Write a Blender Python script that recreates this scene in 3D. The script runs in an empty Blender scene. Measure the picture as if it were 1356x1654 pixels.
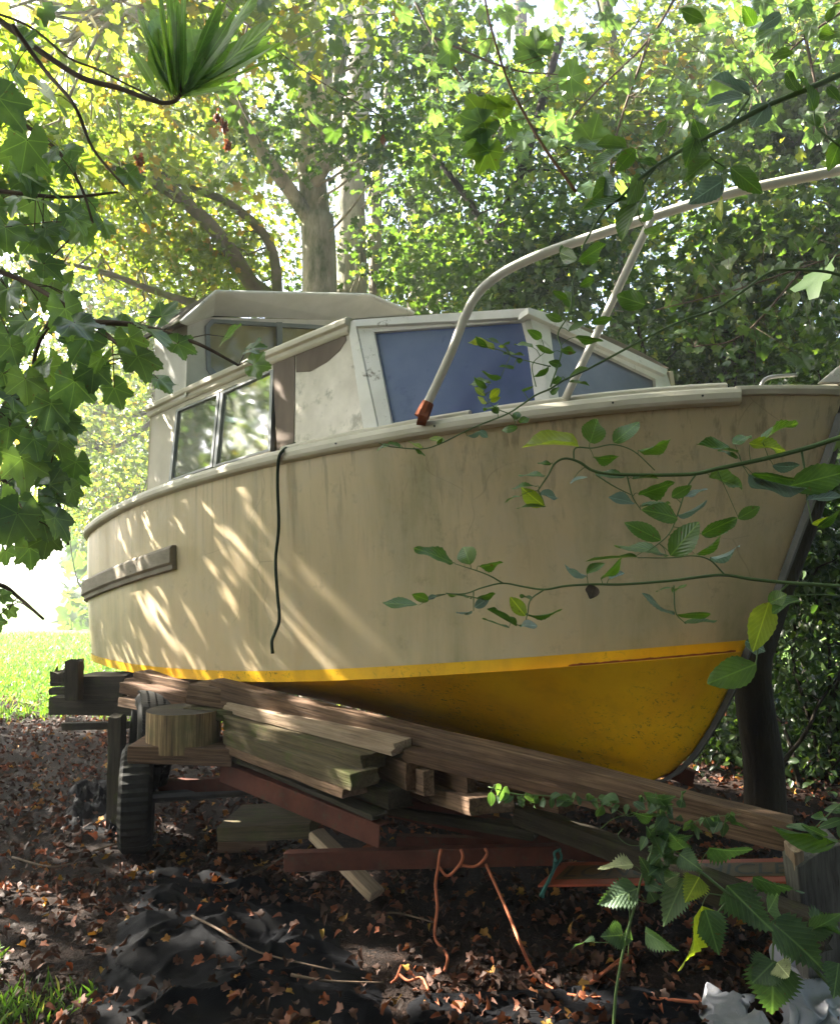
import bpy, math, random
import numpy as np
from mathutils import Vector, Matrix, noise

random.seed(7); RNG = np.random.default_rng(11)
SC = bpy.context.scene
COL = SC.collection

# ------------------------------------------------------------------ camera, world, sun
FPX, HOR, EYE = 1275.0, 925.0, 1.5
PITCH = math.atan((HOR - 827) / FPX)
cam = bpy.data.cameras.new('camera'); co = bpy.data.objects.new('camera', cam); COL.objects.link(co)
co.location = (0, 0, EYE); co.rotation_euler = (math.pi / 2 + PITCH, 0, 0)
cam.sensor_fit = 'HORIZONTAL'; cam.sensor_width = 36; cam.lens = 36 * FPX / 1356
cam.clip_start = 0.05; cam.clip_end = 2000
SC.camera = co

SUN_AZ = Vector((-0.93, 0.37)).normalized(); SUN_EL = math.radians(38)
SUN_DIR = Vector((SUN_AZ.x * math.cos(SUN_EL), SUN_AZ.y * math.cos(SUN_EL), math.sin(SUN_EL)))
world = bpy.data.worlds.new('World'); SC.world = world; world.use_nodes = True
wn = world.node_tree.nodes; wl = world.node_tree.links
sky = wn.new('ShaderNodeTexSky'); sky.sky_type = 'NISHITA'; sky.sun_disc = False
sky.sun_elevation = SUN_EL; sky.sun_rotation = math.atan2(SUN_AZ.x, SUN_AZ.y)
sky.dust_density = 2.5; sky.air_density = 1.0; sky.ozone_density = 1.0
bg = wn['Background']; bg.inputs['Strength'].default_value = 0.05
wl.new(sky.outputs[0], bg.inputs['Color'])
sl = bpy.data.lights.new('sun', 'SUN'); sl.energy = 5.0; sl.angle = math.radians(0.45); sl.color = (1.0, 0.93, 0.80)
so = bpy.data.objects.new('sun', sl); COL.objects.link(so)
so.rotation_euler = SUN_DIR.to_track_quat('Z', 'Y').to_euler(); so.location = (-8, 6, 12)
SC.view_settings.view_transform = 'Standard'; SC.view_settings.look = 'None'
SC.view_settings.gamma = 1; SC.view_settings.exposure = 3.5
SC.cycles.max_bounces = 7; SC.cycles.transparent_max_bounces = 10
SC.cycles.caustics_reflective = False; SC.cycles.caustics_refractive = False

# ------------------------------------------------------------------ helpers
def ray(px, py):
    u = (px - 678) / FPX; v = (827 - py) / FPX
    return Vector((u, math.cos(PITCH) - v * math.sin(PITCH), math.sin(PITCH) + v * math.cos(PITCH)))
CAM = Vector((0, 0, EYE))
def at(px, py, Y):
    r = ray(px, py); return CAM + r * (Y / r.y)
def onplane(P0, n, px, py):
    r = ray(px, py); return CAM + r * ((P0 - CAM).dot(n) / r.dot(n))
def onground(px, py, z=0.0):
    r = ray(px, py); return CAM + r * ((z - EYE) / r.z)

OFF = {}
def setp(o, label=None, cat=None, group=None, kind=None):
    if label: o['label'] = label
    if cat: o['category'] = cat
    if group: o['group'] = group
    if kind: o['kind'] = kind
    return o
def thing(name, label, cat, loc, group=None):
    o = bpy.data.objects.new(name, None); COL.objects.link(o); o.location = loc
    o.empty_display_size = 0.1
    OFF[o] = Vector(loc); return setp(o, label, cat, group)

class MB:
    def __init__(s): s.v = []; s.f = []; s.uv = []; s.m = []; s.hasuv = False
    def add(s, vs, fs, uvs=None, mi=0):
        k = len(s.v); s.v += [tuple(p) for p in vs]
        s.f += [tuple(i + k for i in f) for f in fs]; s.m += [mi] * len(fs)
        if uvs: s.hasuv = True; s.uv += uvs
        else: s.uv += [(0, 0)] * len(vs)
        return s
    def box(s, c, ax, ay, az):   # centre + half-axes
        c, ax, ay, az = Vector(c), Vector(ax), Vector(ay), Vector(az)
        vs = [c + ax * i + ay * j + az * k for i in (-1, 1) for j in (-1, 1) for k in (-1, 1)]
        return s.add(vs, [(0, 1, 3, 2), (4, 6, 7, 5), (0, 4, 5, 1), (2, 3, 7, 6), (0, 2, 6, 4), (1, 5, 7, 3)])
    def slab(s, q, t, n=None):   # thick quad / polygon, q front face, extruded by -n*t
        q = [Vector(p) for p in q]
        if n is None: n = (q[1] - q[0]).cross(q[-1] - q[0]).normalized()
        k = len(q); b = [p - n * t for p in q]
        fs = [tuple(range(k)), tuple(range(2 * k - 1, k - 1, -1))] + [(i, i + k, (i + 1) % k + k, (i + 1) % k) for i in range(k)]
        return s.add(q + b, fs)
    def tube(s, pts, r, n=8, cap=True):
        pts = [Vector(p) for p in pts]; m = len(pts)
        rr = r if isinstance(r, (list, tuple)) else [r] * m
        if len(rr) != m: rr = [rr[0] + (rr[-1] - rr[0]) * i / (m - 1) for i in range(m)]
        t0 = (pts[1] - pts[0]).normalized(); u = t0.orthogonal().normalized(); vs = []
        for i, p in enumerate(pts):
            t = (pts[min(i + 1, m - 1)] - pts[max(i - 1, 0)]).normalized()
            u = (u - t * u.dot(t));  u = u.normalized() if u.length > 1e-6 else t.orthogonal().normalized()
            w = t.cross(u)
            vs += [p + (u * math.cos(2 * math.pi * j / n) + w * math.sin(2 * math.pi * j / n)) * rr[i] for j in range(n)]
        fs = [(i * n + j, i * n + (j + 1) % n, (i + 1) * n + (j + 1) % n, (i + 1) * n + j) for i in range(m - 1) for j in range(n)]
        if cap: fs += [tuple(range(n - 1, -1, -1)), tuple(range((m - 1) * n, m * n))]
        return s.add(vs, fs)
    def sweep(s, frames, prof, closed=True):  # frames: (origin, sidevec, upvec); prof: (side, up)
        n = len(prof); vs = [o + a * x + b * y for o, a, b in frames for x, y in prof]
        fs = [(i * n + j, (i + 1) * n + j, (i + 1) * n + (j + 1) % n, i * n + (j + 1) % n)
              for i in range(len(frames) - 1) for j in range(n if closed else n - 1)]
        if closed: fs += [tuple(range(n)), tuple(range(len(vs) - 1, len(vs) - n - 1, -1))]
        return s.add(vs, fs)
    def grid(s, rows, mi=0, uvs=None):
        h = len(rows); w = len(rows[0])
        return s.add([p for r in rows for p in r],
                     [(i * w + j, i * w + j + 1, (i + 1) * w + j + 1, (i + 1) * w + j) for i in range(h - 1) for j in range(w - 1)], uvs, mi)
    def build(s, name, mat, parent=None, loc=None, smooth=False, bevel=0, seg=2):
        off = OFF[parent] if parent is not None else (Vector(loc) if loc is not None else
              Vector((sum(p[0] for p in s.v) / len(s.v), sum(p[1] for p in s.v) / len(s.v), min(p[2] for p in s.v))))
        me = bpy.data.meshes.new(name)
        me.from_pydata([(p[0] - off[0], p[1] - off[1], p[2] - off[2]) for p in s.v], [], s.f)
        mats = mat if isinstance(mat, (list, tuple)) else [mat]
        for m in mats: me.materials.append(m)
        if len(mats) > 1: me.polygons.foreach_set('material_index', s.m)
        if s.hasuv:
            ul = me.uv_layers.new(name='UVMap')
            li = np.empty(len(me.loops), dtype=np.int32); me.loops.foreach_get('vertex_index', li)
            ul.data.foreach_set('uv', np.array(s.uv, dtype=np.float32)[li].ravel())
        if smooth: me.polygons.foreach_set('use_smooth', [True] * len(me.polygons))
        me.update()
        o = bpy.data.objects.new(name, me); COL.objects.link(o)
        if parent is not None: o.parent = parent
        else: o.location = off
        OFF[o] = Vector(off)
        if bevel:
            b = o.modifiers.new('bevel', 'BEVEL'); b.width = bevel; b.segments = seg; b.limit_method = 'ANGLE'; b.angle_limit = math.radians(35)
        if smooth and not bevel:
            pass
        return o

def spline(pts, n=6):
    P = [Vector(p) for p in pts]
    if len(P) < 3: return [P[0].lerp(P[1], i / n) for i in range(n + 1)]
    Q = [P[0] * 2 - P[1]] + P + [P[-1] * 2 - P[-2]]; out = []
    for i in range(1, len(Q) - 2):
        a, b, c, d = Q[i - 1], Q[i], Q[i + 1], Q[i + 2]
        for k in range(n):
            t = k / n
            out.append(0.5 * ((2 * b) + (c - a) * t + (2 * a - 5 * b + 4 * c - d) * t * t + (3 * b - a - 3 * c + d) * t ** 3))
    return out + [P[-1]]

# ------------------------------------------------------------------ materials
def newmat(name):
    m = bpy.data.materials.new(name); m.use_nodes = True
    nt = m.node_tree; b = nt.nodes['Principled BSDF']; return m, nt, b
def N(nt, t, **kw):
    n = nt.nodes.new(t)
    for k, v in kw.items():
        if k in n.inputs: n.inputs[k].default_value = v
        else: setattr(n, k, v)
    return n
def coords(nt, scale=(1, 1, 1), kind='Object'):
    tc = N(nt, 'ShaderNodeTexCoord'); mp = N(nt, 'ShaderNodeMapping'); mp.inputs['Scale'].default_value = scale
    nt.links.new(tc.outputs[kind], mp.inputs[0]); return mp.outputs[0]
def noise_n(nt, vec, scale, detail=4, rough=0.55, dist=0):
    n = N(nt, 'ShaderNodeTexNoise'); n.inputs['Scale'].default_value = scale; n.inputs['Detail'].default_value = detail
    n.inputs['Roughness'].default_value = rough; n.inputs['Distortion'].default_value = dist
    nt.links.new(vec, n.inputs['Vector']); return n.outputs['Fac']
def ramp(nt, fac, stops):
    r = N(nt, 'ShaderNodeValToRGB'); e = r.color_ramp.elements
    while len(e) < len(stops): e.new(0.5)
    for k, (p, c) in enumerate(stops):
        e[k].position = p; e[k].color = (*c, 1) if len(c) == 3 else c
    nt.links.new(fac, r.inputs[0]); return r.outputs[0]
def mixc(nt, fac, a, b, mode='MIX'):
    m = N(nt, 'ShaderNodeMix'); m.data_type = 'RGBA'; m.blend_type = mode
    for k, v in ((0, fac), (6, a), (7, b)):
        if hasattr(v, 'node') or isinstance(v, bpy.types.NodeSocket): nt.links.new(v, m.inputs[k])
        else: m.inputs[k].default_value = v if k == 0 else ((*v, 1) if len(v) == 3 else v)
    return m.outputs[2]
def bump(nt, b, h, strength=0.3, dist=0.01):
    n = N(nt, 'ShaderNodeBump'); n.inputs['Strength'].default_value = strength; n.inputs['Distance'].default_value = dist
    nt.links.new(h, n.inputs['Height']); nt.links.new(n.outputs[0], b.inputs['Normal'])
BW = lambda v: (v, v, v)

def mottled(name, c1, c2, scale=6, rough=0.6, bs=0.2, bd=0.004, stretch=(1, 1, 1), detail=6, spots=None, metallic=0):
    m, nt, b = newmat(name); v = coords(nt, stretch)
    f = noise_n(nt, v, scale, detail, 0.6); col = ramp(nt, f, [(0.3, c1), (0.7, c2)])
    if spots:
        c3, sc, lo, hi = spots; g = noise_n(nt, v, sc, 5, 0.7)
        col = mixc(nt, ramp(nt, g, [(lo, BW(0)), (hi, BW(1))]), col, c3)
    nt.links.new(col, b.inputs['Base Color']); b.inputs['Roughness'].default_value = rough; b.inputs['Metallic'].default_value = metallic
    if rough > 0.55: b.inputs['Specular IOR Level'].default_value = 0.2
    bump(nt, b, noise_n(nt, v, scale * 8, 4, 0.6), bs, bd); return m

def gelcoat():
    m, nt, b = newmat('weathered_gelcoat'); v = coords(nt)
    base = ramp(nt, noise_n(nt, v, 1.3, 6, 0.6), [(0.3, (0.54, 0.41, 0.24)), (0.7, (0.66, 0.515, 0.32))])
    st = coords(nt, (5.0, 5.0, 0.55)); f = noise_n(nt, st, 1.0, 7, 0.62, 0.3)
    big = noise_n(nt, coords(nt, (0.9, 0.9, 0.5)), 1.2, 2)
    g = N(nt, 'ShaderNodeMath', operation='MULTIPLY'); nt.links.new(ramp(nt, f, [(0.40, BW(0)), (0.70, BW(0.9))]), g.inputs[0])
    nt.links.new(ramp(nt, big, [(0.42, BW(0.08)), (0.60, BW(1))]), g.inputs[1])
    c = mixc(nt, g.outputs[0], base, (0.27, 0.25, 0.13))
    f2 = noise_n(nt, coords(nt, (14, 14, 0.9)), 1.0, 5, 0.7)
    sz = N(nt, 'ShaderNodeSeparateXYZ'); nt.links.new(v, sz.inputs[0])
    hz_ = ramp(nt, sz.outputs[2], [(0.0, BW(0)), (1.0, BW(1))]); mr = N(nt, 'ShaderNodeMapRange'); mr.inputs['From Min'].default_value = 1.0; mr.inputs['From Max'].default_value = 1.72; nt.links.new(sz.outputs[2], mr.inputs['Value'])
    f5 = noise_n(nt, coords(nt, (26, 26, 0.5)), 1.0, 5, 0.6, 0.2); dm = N(nt, 'ShaderNodeMath', operation='MULTIPLY'); nt.links.new(ramp(nt, f5, [(0.54, BW(0)), (0.66, BW(0.75))]), dm.inputs[0]); nt.links.new(mr.outputs[0], dm.inputs[1])
    c = mixc(nt, dm.outputs[0], c, (0.24, 0.185, 0.11))
    c = mixc(nt, ramp(nt, f2, [(0.55, BW(0)), (0.82, BW(0.3))]), c, (0.26, 0.20, 0.13))
    f6 = noise_n(nt, v, 34, 5, 0.8, 2.0); c = mixc(nt, ramp(nt, f6, [(0.735, BW(0)), (0.75, BW(0.9))]), c, (0.09, 0.07, 0.05))
    f7 = noise_n(nt, v, 2.2, 3, 0.5); cr_ = N(nt, 'ShaderNodeTexVoronoi'); cr_.feature = 'DISTANCE_TO_EDGE'; cr_.inputs['Scale'].default_value = 2.3; nt.links.new(mixc(nt, 0.25, v, N(nt, 'ShaderNodeTexNoise', Scale=3.0).outputs['Color']), cr_.inputs['Vector'])
    ck = N(nt, 'ShaderNodeMath', operation='MULTIPLY'); nt.links.new(ramp(nt, cr_.outputs[0], [(0.0, BW(0.4)), (0.005, BW(0))]), ck.inputs[0]); nt.links.new(ramp(nt, f7, [(0.56, BW(0)), (0.62, BW(1))]), ck.inputs[1])
    c = mixc(nt, ck.outputs[0], c, (0.16, 0.11, 0.07))
    f3 = noise_n(nt, v, 9, 10, 0.8); c = mixc(nt, ramp(nt, f3, [(0.56, BW(0)), (0.72, BW(0.5))]), c, (0.17, 0.14, 0.09))
    f4 = noise_n(nt, v, 5, 9, 0.72); c = mixc(nt, ramp(nt, f4, [(0.46, BW(0)), (0.72, BW(0.6))]), c, (0.54, 0.46, 0.33))
    nt.links.new(c, b.inputs['Base Color'])
    nt.links.new(ramp(nt, f, [(0.3, BW(0.38)), (0.7, BW(0.62))]), b.inputs['Roughness'])
    bump(nt, b, noise_n(nt, v, 60, 4, 0.6), 0.12, 0.002); return m
def yellow():
    m, nt, b = newmat('yellow_antifoul'); v = coords(nt)
    c = ramp(nt, noise_n(nt, v, 3, 6, 0.6), [(0.3, (0.84, 0.41, 0.009)), (0.7, (0.97, 0.57, 0.017))])
    f = noise_n(nt, v, 42, 6, 0.75, 1.0); big = noise_n(nt, v, 2.2, 3)
    g = N(nt, 'ShaderNodeMath', operation='MULTIPLY'); nt.links.new(ramp(nt, f, [(0.56, BW(0)), (0.63, BW(1))]), g.inputs[0])
    nt.links.new(ramp(nt, big, [(0.45, BW(0.0)), (0.62, BW(1))]), g.inputs[1])
    c = mixc(nt, g.outputs[0], c, (0.07, 0.045, 0.02))
    c = mixc(nt, ramp(nt, noise_n(nt, coords(nt, (6, 6, 1)), 1.5, 5, 0.6), [(0.5, BW(0)), (0.8, BW(0.45))]), c, (0.52, 0.25, 0.02))
    nt.links.new(c, b.inputs['Base Color']); b.inputs['Roughness'].default_value = 0.42
    bump(nt, b, noise_n(nt, v, 80, 4), 0.15, 0.002); return m
def chipped_white(name, c1=(0.62, 0.60, 0.56), dirt=(0.16, 0.14, 0.10), amt=0.57):
    m, nt, b = newmat(name); v = coords(nt)
    c = ramp(nt, noise_n(nt, v, 5, 6), [(0.3, tuple(x * 0.82 for x in c1)), (0.7, c1)])
    f = noise_n(nt, v, 11, 12, 0.78, 0.8); big = noise_n(nt, v, 2.0, 4)
    g = N(nt, 'ShaderNodeMath', operation='MULTIPLY'); nt.links.new(ramp(nt, f, [(amt, BW(0)), (amt + 0.07, BW(1))]), g.inputs[0])
    nt.links.new(ramp(nt, big, [(0.38, BW(0.3)), (0.62, BW(1))]), g.inputs[1])
    c = mixc(nt, g.outputs[0], c, dirt)
    c = mixc(nt, ramp(nt, noise_n(nt, v, 1.8, 5), [(0.48, BW(0)), (0.75, BW(0.5))]), c, (0.33, 0.31, 0.20))
    nt.links.new(c, b.inputs['Base Color']); b.inputs['Roughness'].default_value = 0.55
    bump(nt, b, f, 0.3, 0.003); return m
def wood(name, c1, c2, moss=0.0, dark=(0.03, 0.022, 0.016)):
    m, nt, b = newmat(name); oi = N(nt, 'ShaderNodeObjectInfo')
    tc = N(nt, 'ShaderNodeTexCoord'); ad = N(nt, 'ShaderNodeVectorMath', operation='ADD'); nt.links.new(tc.outputs['Object'], ad.inputs[0])
    sc = N(nt, 'ShaderNodeVectorMath', operation='SCALE'); nt.links.new(oi.outputs['Location'], sc.inputs[0]); sc.inputs['Scale'].default_value = 3.1
    nt.links.new(sc.outputs[0], ad.inputs[1])
    mp = N(nt, 'ShaderNodeMapping'); mp.inputs['Scale'].default_value = (1.3, 34, 34); nt.links.new(ad.outputs[0], mp.inputs[0])
    f = noise_n(nt, mp.outputs[0], 2.0, 8, 0.65, 0.8)
    c = ramp(nt, f, [(0.32, c1), (0.66, c2)])
    mp2 = N(nt, 'ShaderNodeMapping'); mp2.inputs['Scale'].default_value = (2.2, 95, 95); nt.links.new(ad.outputs[0], mp2.inputs[0])
    cr = noise_n(nt, mp2.outputs[0], 1.5, 5, 0.7, 0.5)
    c = mixc(nt, ramp(nt, cr, [(0.60, BW(0)), (0.68, BW(0.85))]), c, dark)
    if moss:
        g = noise_n(nt, ad.outputs[0], 7, 6, 0.7); c = mixc(nt, ramp(nt, g, [(0.62 - moss * 0.25, BW(0)), (0.80 - moss * 0.2, BW(0.9))]), c, (0.085, 0.105, 0.028))
    st = noise_n(nt, ad.outputs[0], 3, 4, 0.6); c = mixc(nt, ramp(nt, st, [(0.45, BW(0)), (0.75, BW(0.55))]), c, tuple(x * 0.4 for x in c1))
    nt.links.new(c, b.inputs['Base Color']); b.inputs['Roughness'].default_value = 0.85; b.inputs['Specular IOR Level'].default_value = 0.2
    bump(nt, b, cr, 0.9, 0.008); return m
def leafmat(name, stops, trans=0.4, rough=0.4, veins=False, tcol=None, spec=0.5):
    m, nt, b = newmat(name); gi = N(nt, 'ShaderNodeNewGeometry')
    c = ramp(nt, gi.outputs['Random Per Island'], stops)
    v = coords(nt)
    c = mixc(nt, ramp(nt, noise_n(nt, v, 35, 3), [(0.35, BW(0.0)), (0.8, BW(0.35))]), c, tuple(x * 0.55 for x in stops[0][1]))
    if veins == 'palm':
        uv = N(nt, 'ShaderNodeUVMap'); sx = N(nt, 'ShaderNodeSeparateXYZ'); nt.links.new(uv.outputs[0], sx.inputs[0]); last = None
        ab = N(nt, 'ShaderNodeMath', operation='ABSOLUTE'); nt.links.new(sx.outputs[1], ab.inputs[0])
        for an in (0.0, 0.88, 1.8):
            p1 = N(nt, 'ShaderNodeMath', operation='MULTIPLY'); nt.links.new(sx.outputs[0], p1.inputs[0]); p1.inputs[1].default_value = -math.sin(an)
            p2 = N(nt, 'ShaderNodeMath', operation='MULTIPLY_ADD'); nt.links.new(ab.outputs[0], p2.inputs[0]); p2.inputs[1].default_value = math.cos(an); nt.links.new(p1.outputs[0], p2.inputs[2])
            p3 = N(nt, 'ShaderNodeMath', operation='ABSOLUTE'); nt.links.new(p2.outputs[0], p3.inputs[0])
            if last is None: last = p3.outputs[0]
            else:
                p4 = N(nt, 'ShaderNodeMath', operation='MINIMUM'); nt.links.new(last, p4.inputs[0]); nt.links.new(p3.outputs[0], p4.inputs[1]); last = p4.outputs[0]
        fv = ramp(nt, last, [(0.0, BW(0.8)), (0.022, BW(0))]); hi = tuple(min(1, x * 1.6 + 0.01) for x in stops[-1][1]); c = mixc(nt, fv, c, hi); bump(nt, b, last, 0.35, 0.01)
    elif veins:
        uv = N(nt, 'ShaderNodeUVMap'); sx = N(nt, 'ShaderNodeSeparateXYZ'); nt.links.new(uv.outputs[0], sx.inputs[0])
        ab = N(nt, 'ShaderNodeMath', operation='ABSOLUTE'); nt.links.new(sx.outputs[1], ab.inputs[0])
        mid = ramp(nt, ab.outputs[0], [(0.0, BW(1)), (0.035, BW(0))])
        k = N(nt, 'ShaderNodeMath', operation='MULTIPLY_ADD'); nt.links.new(ab.outputs[0], k.inputs[0]); k.inputs[1].default_value = -0.9; nt.links.new(sx.outputs[0], k.inputs[2])
        m2 = N(nt, 'ShaderNodeMath', operation='MULTIPLY'); nt.links.new(k.outputs[0], m2.inputs[0]); m2.inputs[1].default_value = 48
        sn = N(nt, 'ShaderNodeMath', operation='SINE'); nt.links.new(m2.outputs[0], sn.inputs[0])
        lat = ramp(nt, sn.outputs[0], [(0.80, BW(0)), (1.0, BW(0.22))])
        mx = N(nt, 'ShaderNodeMath', operation='MAXIMUM'); nt.links.new(mid, mx.inputs[0]); nt.links.new(lat, mx.inputs[1])
        hi = tuple(min(1, x * 1.7 + 0.01) for x in stops[-1][1]); c = mixc(nt, mx.outputs[0], c, hi)
        bump(nt, b, sn.outputs[0], 0.25, 0.002)
    if veins:
        c = mixc(nt, ramp(nt, noise_n(nt, v, 75, 3, 0.6), [(0.66, BW(0)), (0.70, BW(0.85))]), c, (0.10, 0.06, 0.025))
        c = mixc(nt, ramp(nt, noise_n(nt, v, 14, 4, 0.6), [(0.52, BW(0)), (0.72, BW(0.5))]), c, tuple(min(1, x * 1.5) for x in stops[-1][1]))
    nt.links.new(c, b.inputs['Base Color']); b.inputs['Roughness'].default_value = rough
    b.inputs['Specular IOR Level'].default_value = spec
    tr = N(nt, 'ShaderNodeBsdfTranslucent')
    tcx = mixc(nt, 1.0, c, tcol if tcol else (2.6, 2.9, 0.9), 'MULTIPLY'); nt.links.new(tcx, tr.inputs[0])
    ms = N(nt, 'ShaderNodeMixShader'); ms.inputs[0].default_value = trans
    nt.links.new(b.outputs[0], ms.inputs[1]); nt.links.new(tr.outputs[0], ms.inputs[2])
    nt.links.new(ms.outputs[0], nt.nodes['Material Output'].inputs['Surface']); return m
def glassmat(name, tint, dirt, dirtc, gl=0.16, rough=0.05, fres=0.42):
    m, nt, b = newmat(name); v = coords(nt)
    nt.links.new(ramp(nt, noise_n(nt, v, 9, 6, 0.7), [(0.3, tuple(x * 0.7 for x in dirtc)), (0.75, dirtc)]), b.inputs['Base Color']); b.inputs['Roughness'].default_value = 0.6
    tp = N(nt, 'ShaderNodeBsdfTransparent'); tp.inputs[0].default_value = (*tint, 1)
    g = N(nt, 'ShaderNodeBsdfGlossy'); g.inputs['Roughness'].default_value = rough; g.inputs[0].default_value = (0.9, 0.93, 1, 1)
    m1 = N(nt, 'ShaderNodeMixShader'); f = ramp(nt, noise_n(nt, v, 5, 6, 0.65), [(0.3, BW(dirt * 0.6)), (0.7, BW(min(1, dirt * 1.5)))])
    nt.links.new(f, m1.inputs[0]); nt.links.new(tp.outputs[0], m1.inputs[1]); nt.links.new(b.outputs[0], m1.inputs[2])
    m2 = N(nt, 'ShaderNodeMixShader'); lw = N(nt, 'ShaderNodeLayerWeight'); lw.inputs[0].default_value = 0.35
    mm = N(nt, 'ShaderNodeMath', operation='MULTIPLY_ADD'); nt.links.new(lw.outputs['Fresnel'], mm.inputs[0]); mm.inputs[1].default_value = fres; mm.inputs[2].default_value = gl * 0.3
    nt.links.new(mm.outputs[0], m2.inputs[0]); nt.links.new(m1.outputs[0], m2.inputs[1]); nt.links.new(g.outputs[0], m2.inputs[2])
    nt.links.new(m2.outputs[0], nt.nodes['Material Output'].inputs['Surface']); return m

M = {}
M['hull'] = gelcoat(); M['yellow'] = yellow()
M['white'] = chipped_white('chipped_white_paint', (0.80, 0.78, 0.75), (0.16, 0.135, 0.10), 0.57)
M['rail'] = chipped_white('dirty_cream_rail', (0.66, 0.60, 0.49), (0.17, 0.14, 0.09), 0.62)
M['cream'] = chipped_white('cream_cabin_panel', (0.64, 0.57, 0.47), (0.20, 0.16, 0.12), 0.64)
M['wheelhouse_white'] = chipped_white('grey_white_paint', (0.80, 0.77, 0.74), (0.20, 0.17, 0.14), 0.68)  # near-white wheelhouse paint, dirt spots sparser than on the trim
M['panel'] = mottled('painted_dapple_panel', (0.42, 0.37, 0.30), (0.72, 0.66, 0.57), 4.5, 0.3, 0.05, 0.002, detail=9, spots=((0.24, 0.22, 0.15), 7, 0.53, 0.66))  # pale and dark blotches put mottled light on the glazing into the colour
M['brownpost'] = mottled('brown_filler_strip', (0.13, 0.10, 0.08), (0.21, 0.165, 0.135), 8, 0.8, stretch=(1, 1, 0.3))
M['strake'] = mottled('worn_wood_strake', (0.20, 0.17, 0.13), (0.34, 0.29, 0.23), 5, 0.7, stretch=(1, 1, 3), spots=((0.07, 0.06, 0.05), 20, 0.62, 0.7))
M['bluepane'] = mottled('muted_blue_pane', (0.075, 0.10, 0.23), (0.13, 0.165, 0.33), 2.2, 0.25, 0.05, spots=((0.04, 0.045, 0.16), 6, 0.60, 0.8))  # muted blue base colour with darker blue spots
M['greypane'] = mottled('dusty_grey_pane', (0.05, 0.055, 0.07), (0.10, 0.105, 0.12), 4, 0.3, 0.05, spots=((0.2, 0.2, 0.2), 12, 0.65, 0.8))
M['glass'] = glassmat('dirty_window_glass', (0.60, 0.70, 0.62), 0.6, (0.38, 0.39, 0.30))
M['glassdark'] = glassmat('dark_tint_far_window', (0.16, 0.20, 0.16), 0.5, (0.20, 0.22, 0.17))  # far glass tinted dark so the view through it is dimmer
M['alu'] = mottled('grey_window_trim', (0.20, 0.21, 0.22), (0.30, 0.31, 0.32), 8, 0.45, metallic=0.5)
M['inside'] = mottled('cabin_lining', (0.40, 0.34, 0.24), (0.52, 0.46, 0.34), 3, 0.8)
M['lining_panel'] = mottled('beige_lining_panel', (0.68, 0.55, 0.31), (0.80, 0.66, 0.40), 3, 0.8)  # for the panel that stands in for the lit beige lining
M['glassclear'] = glassmat('clear_window_glass', (0.92, 0.94, 0.92), 0.08, (0.4, 0.4, 0.4), 0.05, 0.05, 0.08)
M['pipe'] = chipped_white('white_rail_tube', (0.80, 0.75, 0.68), (0.30, 0.20, 0.13), 0.66)
M['rust'] = mottled('rust', (0.17, 0.045, 0.02), (0.32, 0.10, 0.045), 20, 0.85, 0.5)
M['darkmetal'] = mottled('dark_stem_band', (0.05, 0.05, 0.05), (0.11, 0.105, 0.10), 9, 0.5, metallic=0.3)
M['redsteel'] = mottled('red_oxide_steel', (0.055, 0.018, 0.012), (0.13, 0.045, 0.030), 7, 0.75, 0.3, spots=((0.07, 0.05, 0.035), 22, 0.55, 0.7))
M['rubber'] = mottled('tyre_rubber', (0.010, 0.010, 0.009), (0.024, 0.023, 0.020), 9, 0.75, 0.3, spots=((0.06, 0.055, 0.035), 12, 0.60, 0.75))
M['rim'] = mottled('rusty_wheel_rim', (0.20, 0.17, 0.10), (0.33, 0.31, 0.20), 8, 0.6, spots=((0.12, 0.05, 0.02), 16, 0.5, 0.65))
M['wgrey'] = wood('weathered_grey_timber', (0.062, 0.036, 0.023), (0.26, 0.165, 0.105))
M['wbrown'] = wood('brown_timber', (0.06, 0.032, 0.020), (0.20, 0.12, 0.075))
M['wmoss'] = wood('mossy_timber', (0.060, 0.048, 0.028), (0.16, 0.125, 0.07), 0.45)
M['wpale'] = wood('pale_timber', (0.26, 0.18, 0.12), (0.50, 0.38, 0.27), 0.0)
M['wdark'] = wood('dark_wet_timber', (0.035, 0.030, 0.022), (0.085, 0.070, 0.050), 0.35)
M['wlog'] = wood('split_log_side', (0.16, 0.105, 0.055), (0.34, 0.24, 0.13), 0.35)
M['wpost'] = wood('grey_post', (0.10, 0.095, 0.085), (0.22, 0.21, 0.19), 0.1)
M['bark'] = mottled('sycamore_bark', (0.22, 0.19, 0.15), (0.52, 0.46, 0.38), 5, 0.85, 0.6, 0.02, (1, 1, 0.35), spots=((0.06, 0.085, 0.03), 3, 0.50, 0.68))
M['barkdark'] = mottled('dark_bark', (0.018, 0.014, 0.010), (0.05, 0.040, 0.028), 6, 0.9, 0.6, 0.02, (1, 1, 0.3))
M['barkmoss'] = mottled('mossy_bark', (0.075, 0.065, 0.045), (0.17, 0.145, 0.10), 6, 0.9, 0.6, 0.02, spots=((0.10, 0.12, 0.03), 5, 0.46, 0.62))
M['twig'] = mottled('twig', (0.07, 0.05, 0.035), (0.15, 0.10, 0.07), 20, 0.7)
M['greenstem'] = mottled('green_stem', (0.07, 0.12, 0.035), (0.12, 0.19, 0.06), 12, 0.5)
M['redstem'] = mottled('reddish_petiole', (0.16, 0.05, 0.03), (0.20, 0.12, 0.05), 12, 0.5)
G = lambda *c: c
M['lf_bright'] = leafmat('sunlit_sycamore_leaf', [(0.0, (0.065, 0.095, 0.016)), (0.45, (0.105, 0.14, 0.025)), (0.85, (0.16, 0.175, 0.035)), (1.0, (0.25, 0.12, 0.03))], 0.50, 0.42)
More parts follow.
